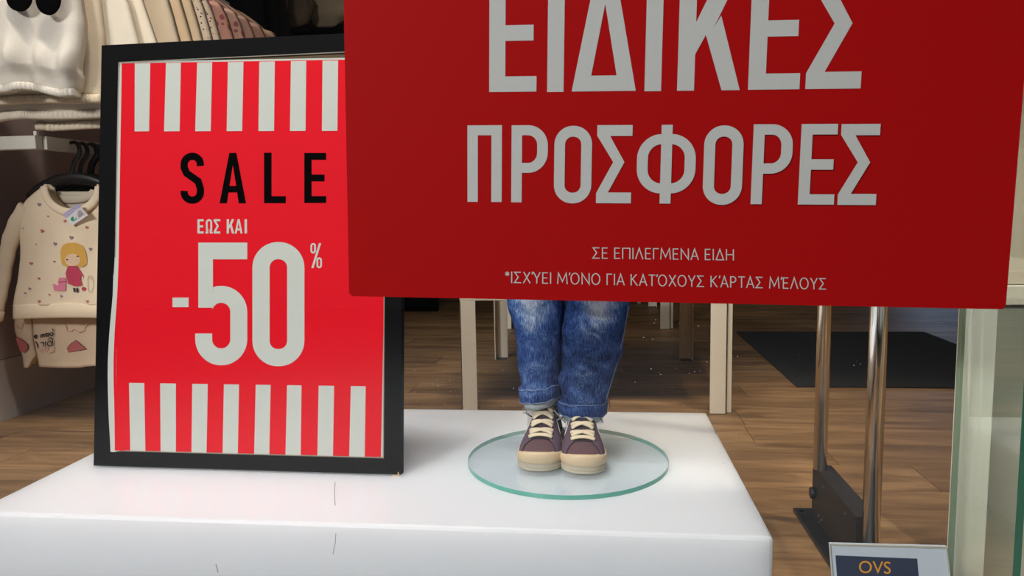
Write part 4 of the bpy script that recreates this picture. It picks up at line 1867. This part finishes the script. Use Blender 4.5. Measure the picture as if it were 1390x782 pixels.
def decal(name, parent, surf, polys, m_, lift=.0012):
    b_ = bmesh.new()
    for P in polys:
        try:
            b_.faces.new([b_.verts.new(surf(x, y, lift)) for x, y in P])
        except ValueError:
            pass
    bmesh.ops.triangulate(b_, faces=b_.faces[:])
    o_ = fin(name, b_, m_, parent)
    o_['kind'] = 'stuff'
    return o_


def ell(cx_, cy_, rx, ry, n=20, a0=0, a1=360):
    return [(cx_+rx*math.cos(math.radians(a0+(a1-a0)*i/n)), cy_+ry*math.sin(math.radians(a0+(a1-a0)*i/n))) for i in range(n+(0 if a1-a0 == 360 else 1))]


def heart(cx_, cy_, r, rot=0):
    P = []
    for i in range(16):
        a_ = 2*PI*i/16
        x = 16*math.sin(a_)**3/16
        y = -(13*math.cos(a_)-5*math.cos(2*a_)-2*math.cos(3*a_)-math.cos(4*a_))/16
        P.append((cx_+r*(x*math.cos(rot)-y*math.sin(rot)), cy_+r*(x*math.sin(rot)+y*math.cos(rot))))
    return P


# girl
decal('print', sw, on_body, [[(82.5, 352), (82, 340), (85, 333), (92, 329.6), (103, 329.6), (111, 333), (116, 341), (118, 351), (117.5, 359), (113, 362), (100, 361.6), (88, 361.4), (84, 359)]], 'hair')
decal('print', sw, on_body, [ell(98.5, 353, 10.5, 8.5), [(96.5, 359), (101, 359), (101, 364), (96.5, 364)], [(90, 370.5), (92.5, 370.5), (92, 374), (90, 373.5)], [(110, 374.5), (113, 374), (113, 377.5), (111, 377.5)]], 'skin', .0018)
decal('print', sw, on_body, [[(93, 361), (104, 361), (107, 365), (113, 374.5), (109, 377), (107.5, 372), (111.5, 387.5), (101, 388.5), (92.5, 385.5), (94.5, 371), (92, 373), (89, 371.5), (91, 364)]], 'pk_dress', .0022)
decal('print', sw, on_body, [[(99, 391), (102, 391), (102.5, 396.5), (100, 396.5)], [(103.5, 391), (106, 391), (106.5, 397), (104, 397)],
                             ell(91, 352.5, 1.4, .9, 8), ell(105.5, 348, 1.8, .8, 8)], 'ink', .0022)
decal('print', sw, on_body, [[(79.5, 377), (89, 377), (89.3, 394.5), (78, 395), (73, 394), (71.5, 385), (74.5, 386), (77, 389), (79.5, 386)]], 'pk_cat', .0018)
decal('print', sw, on_body, [[(78, 382.5), (91, 382), (91, 383), (78, 383.5)], ell(113.5, 392, 3, 2.6, 10)], 'pk_dress', .0024)
# rabbit outline
b_ = bmesh.new()
for pts in ([(119, 378), (120.5, 374), (122.5, 379), (124.5, 374), (126, 380), (127, 388), (125, 396)], [(119, 378), (119.5, 388), (121, 396), (125, 397)]):
    tube(b_, [on_body(x, y, .0018) for x, y in pts], .0005, 5)
fin('print', b_, 'ink_grey', sw)['kind'] = 'stuff'
hs = [(57, 313.5, 2.6, .5), (42, 357.5, 2.2, .1), (52.5, 378, 2.0, .4), (73.5, 355, 1.6, 0), (117.5, 308.5, 2.2, .3), (118.5, 409, 2, 0), (88, 300, 2, 0), (53, 409, 2.2, .2), (67, 400, 1.5, .3)]
decal('print', sw, on_body, [heart(*h) for h in hs], 'heart')
hs = [(53, 277.5, 2.6, .2), (96.5, 322.5, 2.8, .2), (74.5, 331, 2.6, .2), (122.5, 338, 2.2, 0), (31, 310, 1.2, 0), (49, 331.5, 1.1, 0), (65, 293.5, 1.3, 0), (83, 402, 1.8, .4), (40, 392, 2, .5), (34, 398, 1.6, .2)]
decal('print', sw, on_body, [heart(*h) for h in hs], 'lilac')
# swing tag
tg = [(85, 291), (106.5, 276.5), (119.5, 292), (98, 306.5)]
bm = bmesh.new()
tp = [on_body(x, y, l_) for (x, y), l_ in zip(tg, (.012, .030, .022, .010))]
tv = [bm.verts.new(p) for p in tp]
tw = [bm.verts.new(p+Vector((0, .0012, 0))) for p in tp]
bm.faces.new(tv)
bm.faces.new(tw[::-1])
for i in range(4):
    bm.faces.new((tv[i], tw[i], tw[(i+1) % 4], tv[(i+1) % 4]))
pt = fin('price_tag', bm, 'tag_white', sw)
pt['label'] = 'white swing tag with lilac edge and green emblem'


def tagp(u, v):
    a_, b_, c, d = tp
    return (a_*(1-u)+b_*u)*(1-v) + (d*(1-u)+c*u)*v + Vector((0, -.0006, 0))


bm = bmesh.new()
polyface(bm, [tagp(0, 0), tagp(1, 0), tagp(1, .25), tagp(0, .3)])
fin('tag_edge', bm, 'tag_lilac', pt)
bm = bmesh.new()
polyface(bm, [tagp(.30+.16*math.cos(k*PI/8), .66+.15*math.sin(k*PI/8)) for k in range(16)])
fin('emblem', bm, 'green', pt)
bm = bmesh.new()
for k in range(4):
    polyface(bm, [tagp(.56, .46+.1*k), tagp(.86, .42+.1*k), tagp(.86, .46+.1*k), tagp(.56, .50+.1*k)])
fin('small_print', bm, 'ink_grey', pt)

# leggings (hung upside down behind the sweater)
LGY = 2.084
t = thing('leggings', 'beige printed child leggings hanging upside down beneath the girl-print sweater', 'leggings', (aty(90, 497, LGY).x, LGY, aty(90, 497, LGY).z))


def leg_pt1(u, v):
    py = 424 + (74-1.2*(u > .6))*v
    xl = interp([(0, 43.5), (.5, 46), (.9, 52), (1, 53)], v)
    px = xl + (150-xl)*u
    py += 1.5*math.sin(u*4)*v
    q = ray(px, py)
    Y = LGY - .012*math.sin(PI*u)**.5 - .002*math.sin(u*14+v*3)
    return EYE+q*(Y/q.y)


bm = bmesh.new()
shell(bm, leg_pt1, 30, 20, .022)
lg1 = fin('leg', bm, 'legging', t, True)


def leg_pt2(u, v):
    x0 = interp([(0, 17.5), (.35, 20), (.6, 27), (.85, 31), (1, 32)], v)
    x1 = interp([(0, 44), (.6, 47), (.8, 51), (1, 42)], v)
    px = x0+(x1-x0)*u
    py = 424+(74+2*math.sin(u*5))*v
    q = ray(px, py)
    Y = LGY + .012 - .012*math.sin(PI*u)**.5
    return EYE+q*(Y/q.y)


bm = bmesh.new()
shell(bm, leg_pt2, 12, 20, .02)
fin('leg', bm, 'legging', t, True)


def on_leg(px, py, lift=.001):
    q = ray(px, py)
    u = max(0, min(1, (px-46)/104))
    Y = (LGY - .012*math.sin(PI*u)**.5 - .003 - lift) if px > 44 else (LGY - .004 - lift)
    return EYE+q*(Y/q.y)


def arrowheart(P):
    return P


decal('print', t, on_leg, [[(91, 474), (92, 471), (96, 466.5), (103, 462), (109, 467.5), (116.5, 473.5), (104, 476), (92.5, 478.5)],
                           [(21, 459), (24, 457.5), (31, 462), (36.5, 467), (38, 471), (36.5, 475.5), (32, 478.5), (27.5, 477), (25, 470)]], 'heart', .0012)
b_ = bmesh.new()
for P in ([(91, 474), (92, 471), (96, 466.5), (103, 462), (109, 467.5), (116.5, 473.5)], [(22.5, 458), (31, 462), (36.5, 467), (38, 471), (36.5, 475.5)]):
    tube(b_, [on_leg(x, y, .0016) for x, y in P], .0006, 5)
fin('print', b_, 'ink', t)['kind'] = 'stuff'
b_ = bmesh.new()
for P in ([(86, 438), (90, 443), (91, 449), (96, 450), (100, 447), (107, 451), (113, 449), (114, 444), (120, 437)], [(20, 440), (24, 446), (29, 444), (30, 438)],
          [(55, 478), (58, 472), (61, 478), (65, 470)], [(66, 479), (72, 477), (73, 471), (69, 470)]):
    tube(b_, [on_leg(x, y, .0012) for x, y in P], .0013, 5, flat=.4, up=Vector((0, -1, 0)))
fin('print', b_, 'outline', t)['kind'] = 'stuff'
# the upside-down words on the leg
b_ = bmesh.new()


def word_strokes(items):
    for P in items:
        tube(b_, [on_leg(x, y, .0022) for x, y in P], .0014, 6)


word_strokes([
    # girl (turned over)
    ell(67.5, 466.5, 3.1, 3.4, 10, 0, 350), [(64.6, 462), (67, 459), (70.5, 458.5), (71.5, 462), (70.8, 469)],
    [(61.8, 463), (62.3, 470)], [(62.4, 472.2), (62.5, 472.9)], [(59, 464), (59.3, 470.5)], [(59, 464.5), (56.6, 464.6), (55.2, 466)],
    [(48.5, 463.5), (50.6, 468), (51, 472.5)],
    # game (turned over)
    ell(70, 453.5, 2.3, 2.2, 10, 0, 350), [(72.3, 450), (71.5, 446)], ell(64.6, 454.5, 2.1, 2.2, 10, 0, 350), [(62.3, 452), (62, 457)],
    [(59.8, 453), (60, 458)], [(59.8, 453.6), (57.6, 454), (57.4, 458)], [(57.4, 454.2), (55, 454.6), (54.8, 458.5)],
    ell(48.6, 457, 2.0, 2.2, 10, 40, 330), [(47, 457), (50.4, 456.6)],
])
fin('lettering', b_, 'ink', t)

# garments and hangers behind the sweater --------------------------------
back_cols = [('orange tan', (196, 150, 104)), ('pale cream', (226, 206, 170)), ('beige', (196, 176, 148)), ('dusty rose', (190, 140, 130)), ('ivory', (222, 212, 196)), ('pale grey', (190, 188, 186)), ('light pink', (222, 186, 180))]
for k, (nm, c) in enumerate(back_cols):
    Y = 2.10 + .027*k
    cxk = HX + .01*((k % 2)-.5)
    place = ['first', 'second', 'third', 'fourth', 'fifth', 'sixth', 'last'][k]
    make_hanger(Y, cxk, aty(97, 237, 2.06).z-.022, 'black plastic hanger, %s of the seven behind the girl-print sweater' % place, 'black hangers on the lower rail')
    g = thing('sweater', '%s sweater, %s behind the cream girl-print sweater on lower rail' % (nm, place), 'sweater', (cxk, Y, .35), 'sweaters on the lower rail')
    m_ = mat('knit_'+nm.replace(' ', '_'), c, .9, var=.06, scale=20, bump=.3, bscale=300, spec=.1)
    b2 = bmesh.new()
    zt, zb = .70, .36

    def S(u, v, cxk=cxk, Y=Y, zt=zt, zb=zb, k=k):
        x = (u*2-1)
        hw_ = interp([(0, .05), (.05, .11), (.12, .150), (.3, .155), (1, .162)], v)
        z = zt+(zb-zt)*v
        return Vector((cxk+x*hw_, Y+.014-.010*(1-x*x)**.5+.003*math.sin(x*9+k+v*3), z))
    shell(b2, S, 24, 20, .014)
    fin('body', b2, m_, g, True)
    for sgn in (-1, 1):
        b2 = bmesh.new()
        ppts = [Vector((cxk+sgn*x, Y+.02, z)) for x, z in ((.135, .665), (.165, .60), (.186, .53), (.200, .44), (.207, .35), (.208, .325))]
        tube(b2, ppts, [.024, .026, .026, .025, .023, .022], 14, flat=.5, up=Vector((0, -1, 0)))
        fin('sleeve', b2, m_, g, True)

# ================================================================== UPPER ROW OF TOPS
specs = [
    # Y, hem z, half width at hem, flare x(z) extra, colour, fold amp, kind, label
    (1.825, .988, .165, 'white', (222, 213, 200), 'white gathered child blouse at the front of the upper row, black round patches'),
    (1.875, .966, .19, 'tan', (220, 202, 176), 'tan child top directly behind the white gathered blouse'),
    (1.91, .930, .25, 'cream', (224, 212, 194), 'smooth cream child top, third garment in the upper row'),
    (1.945, .904, .25, 'ecru', (224, 210, 188), 'ecru child top with ribbed hem, lowest hem of the upper row'),
    (2.15, .99, .25, 'ivory', (240, 222, 194), 'ivory child top in the middle of the upper row'),
    (2.22, .99, .255, 'peach', (242, 214, 178), 'peach gauze child top in the middle of the upper row'),
    (2.29, .99, .255, 'sand', (238, 214, 180), 'sand coloured child top just left of the dotted ones'),
    (2.37, .99, .255, 'dots', (236, 216, 194), 'cream child top with dark dotted trim, left of the two dotted ones'),
    (2.43, .99, .255, 'dots', (234, 210, 188), 'cream child top with dark dots beside the pink patterned ones'),
    (2.53, .99, .25, 'pinkpat', (212, 158, 140), 'pink patterned child top nearest to the dotted tops'),
    (2.63, .99, .25, 'pinkpat', (216, 170, 150), 'pale pink patterned child top, second after the dotted tops'),
    (2.73, .99, .25, 'pink', (204, 160, 142), 'plain dusty pink child top near the end of the row'),
    (2.84, .99, .25, 'pink', (198, 152, 132), 'dull pink child top, last but one of the upper row'),
    (2.96, .99, .25, 'pink', (188, 148, 122), 'brownish pink child top at the far end of the upper row'),
]
GX = -1.50
for k, (Y, zh, hwh, kind, c, lab) in enumerate(specs):
    g = thing('blouse', lab.replace('child top', 'blouse'), 'blouse', (GX, Y, zh), 'blouses on the upper rail')
    if kind == 'dots':
        m_ = dots_mat('cloth_dots', c, (60, 50, 60), 90, .24)
    elif kind == 'pinkpat':
        m_ = dots_mat('cloth_floral', c, (168, 96, 104), 26, .30)
    else:
        m_ = mat('cloth_'+kind, c, .9, var=.06, scale=16, bump=.4, bscale=260, spec=.1)
    zt = 1.47
    sh = 1.385
    first = (k == 0)
    tan = (k == 1)

    def half(z, side, k=k, hwh=hwh, zh=zh):
        if z > sh:
            return .05+(.165-.05)*((zt-z)/(zt-sh))**.8
        if first:
            return interp([(zh, .155), (zh+.04, .17), (zh+.09, .182), (1.15, .19), (sh, .165)], z) if side > 0 else .22
        if tan:
            return interp([(zh, .19), (1.12, .205), (1.25, .2), (sh, .165)], z)
        if k == 2:
            return interp([(zh, .30), (1.05, .29), (1.2, .26), (1.3, .225), (sh, .175)], z) if side > 0 else interp([(zh, .15), (.97, .17), (1.02, .20)], z)
        if k == 3:
            return interp([(zh, .33), (1.1, .315), (1.25, .27), (1.33, .235), (sh, .19)], z) if side > 0 else interp([(zh, .055), (.93, .09), (.98, .19)], z)
        if side < 0:
            return .19
        return interp([(zh, .28), (1.1, .268), (1.25, .235), (1.33, .215), (sh, .19)], z)
    amp = .010 if first else (.003 if k < 4 else .007)
    b2 = bmesh.new()

    def S(u, v, k=k, Y=Y, zh=zh):
        z = zt+(zh-zt)*v
        x = u*2-1
        hw_ = half(z, 1 if x > 0 else -1)
        ph = k*1.7
        fold = amp*math.sin(x*7+ph+2*v)*(.3+.7*v) + .5*amp*math.sin(x*15+ph*2)*(v**2)
        if first:
            fold += .02*math.exp(-((v-.86)/.08)**2)*(.6+.4*math.sin(x*16)) - .012*(v > .93)
        zz = z + ((.006 if k == 0 or k > 3 else .0025)*math.sin(x*(6 if k == 0 else 4)+ph))*v
        droop = 0
        if first:
            zz -= .018*v*(1-x)*0 + .028*v*(x*.5)
        return Vector((GX+x*hw_, Y-(.012 if 0 < k < 4 else .022)*(1-x*x)**.5*(1 if not first else 1.4)-fold, zz))
    shell(b2, S, 56 if k < 3 else 36, 46, .03 if k < 1 else (.018 if k < 4 else .034))
    fin('body', b2, m_, g, True)
    if k <= 3:
        # ribbed hem
        b2 = bmesh.new()
        hh = .020 if first else .022

        def S2(u, v, k=k, Y=Y, zh=zh, hh=hh):
            x = u*2-1
            p = S(u, 1.0)
            r = .0022*math.sin(x*130)
            return Vector((p.x*1.0, p.y-.004-r-.003*math.sin(PI*v), p.z-hh*v+.004))
        shell(b2, S2, 160, 5, .026 if k == 0 else .016)
        fin('ribbed_hem', b2, m_, g, True)
    if first:
        for (px, py, rx, ry) in ((25, -4, 17, 19), (64.5, -2, 16.5, 22)):
            b2 = bmesh.new()
            vs = []
            for q in range(36):
                a_ = 2*PI*q/36
                vs.append(aty(px+rx*math.cos(a_), py+ry*math.sin(a_), Y-.052))
            f = b2.faces.new([b2.verts.new(p) for p in vs])
            r2 = bmesh.ops.extrude_face_region(b2, geom=[f])
            bmesh.ops.translate(b2, vec=(0, .006, 0), verts=[v for v in r2['geom'] if isinstance(v, bmesh.types.BMVert)])
            fin('round_patch', b2, 'posterblack', g)
    if kind == 'dots':
        b2 = bmesh.new()
        pp = [Vector((GX+half(z, 1)-.02, Y-.012, z)) for z in [1.38-.03*i for i in range(13)]]
        tube(b2, pp, .004, 8)
        fin('trim_edge', b2, mat('cloth_trim', (214, 190, 165), .9), g, True)

# ================================================================== FAR LEFT BACKGROUND: dark unit with clothes
t = thing('wall_unit', 'dark wall unit with a pale upright behind the upper row of tops', 'shelving', (-1.6, 4.0, 0))
bm = bmesh.new()
box(bm, -1.87, -1.0, 4.55, 4.6, 0, 2.6)
fin('back_panel', bm, 'posterblack', t)
pa, pb = aty(367, 20, 4.0), aty(386, 20, 4.0)
bm = bmesh.new()
box(bm, aty(370, 20, 4.0).x, aty(386, 20, 4.0).x, 4.0, 4.05, 0, 2.6, .003)
fin('upright', bm, 'cream', t)
bm = bmesh.new()
box(bm, -1.87, -1.0, 4.02, 4.55, 1.50, 1.53, .002)
fin('shelf', bm, 'posterblack', t)
for k, (px, Y, c, lab) in enumerate(((322, 3.7, (16, 14, 15), 'black garment hanging behind the pink tops'), (345, 3.85, (20, 17, 18), 'second black garment between the pink tops and the upright'),
                                     (358, 3.95, (44, 40, 38), 'charcoal garment touching the pale upright'))):
    p = aty(px, 20, Y)
    g = thing('dark_garment', lab, 'garment', (p.x, Y, 1.45), 'dark garments behind the upper row')
    b2 = bmesh.new()

    def S(u, v, p=p, Y=Y):
        x = u*2-1
        return Vector((p.x+x*(.09+.05*v), Y-.03*(1-x*x)**.5-.01*math.sin(x*8+v*3), 2.15-.75*v))
    shell(b2, S, 20, 16, .04)
    fin('body', b2, mat('dark_cloth', c, .95), g, True)
for k, (px, py, rw, rh, c, lab) in enumerate((
        (402, 12, 26, 22, (120, 104, 84), 'brownish folded garment right of the pale upright'),
        (446, 8, 30, 26, (176, 158, 130), 'beige folded garment beside the large red sign'),
        (432, 26, 14, 22, (66, 38, 48), 'dark plum garment between the beige bundles'),
        (412, 36, 28, 9, (92, 68, 78), 'mauve folded garment on the dark shelf'),
        (452, 36, 22, 10, (84, 66, 54), 'brown folded garment on the dark shelf corner'),
        (394, -2, 12, 6, (120, 34, 74), 'small magenta folded cloth near the top of upright'))):
    Yk = [4.12, 4.22, 4.40, 4.30, 4.49, 4.40][k]
    p = aty(px, py, Yk)
    s = Yk/1000
    b2 = bmesh.new()
    bmesh.ops.create_uvsphere(b2, u_segments=24, v_segments=14, radius=1)
    for v in b2.verts:
        n_ = noise.noise(v.co*1.8+Vector((k*5, 0, 0)))
        q = v.co*(1+.35*n_)
        v.co = Vector((p.x+math.copysign(abs(q.x)**.75, q.x)*rw*s, Yk+q.y*.045, p.z+math.copysign(abs(q.z)**.8, q.z)*rh*s))
    o = fin('folded_garment', b2, mat('folded_cloth', c, .95, var=.3, scale=12, bump=.5, bscale=60), None, True)
    tag(o, lab, 'garment', 'folded garments by the upright')
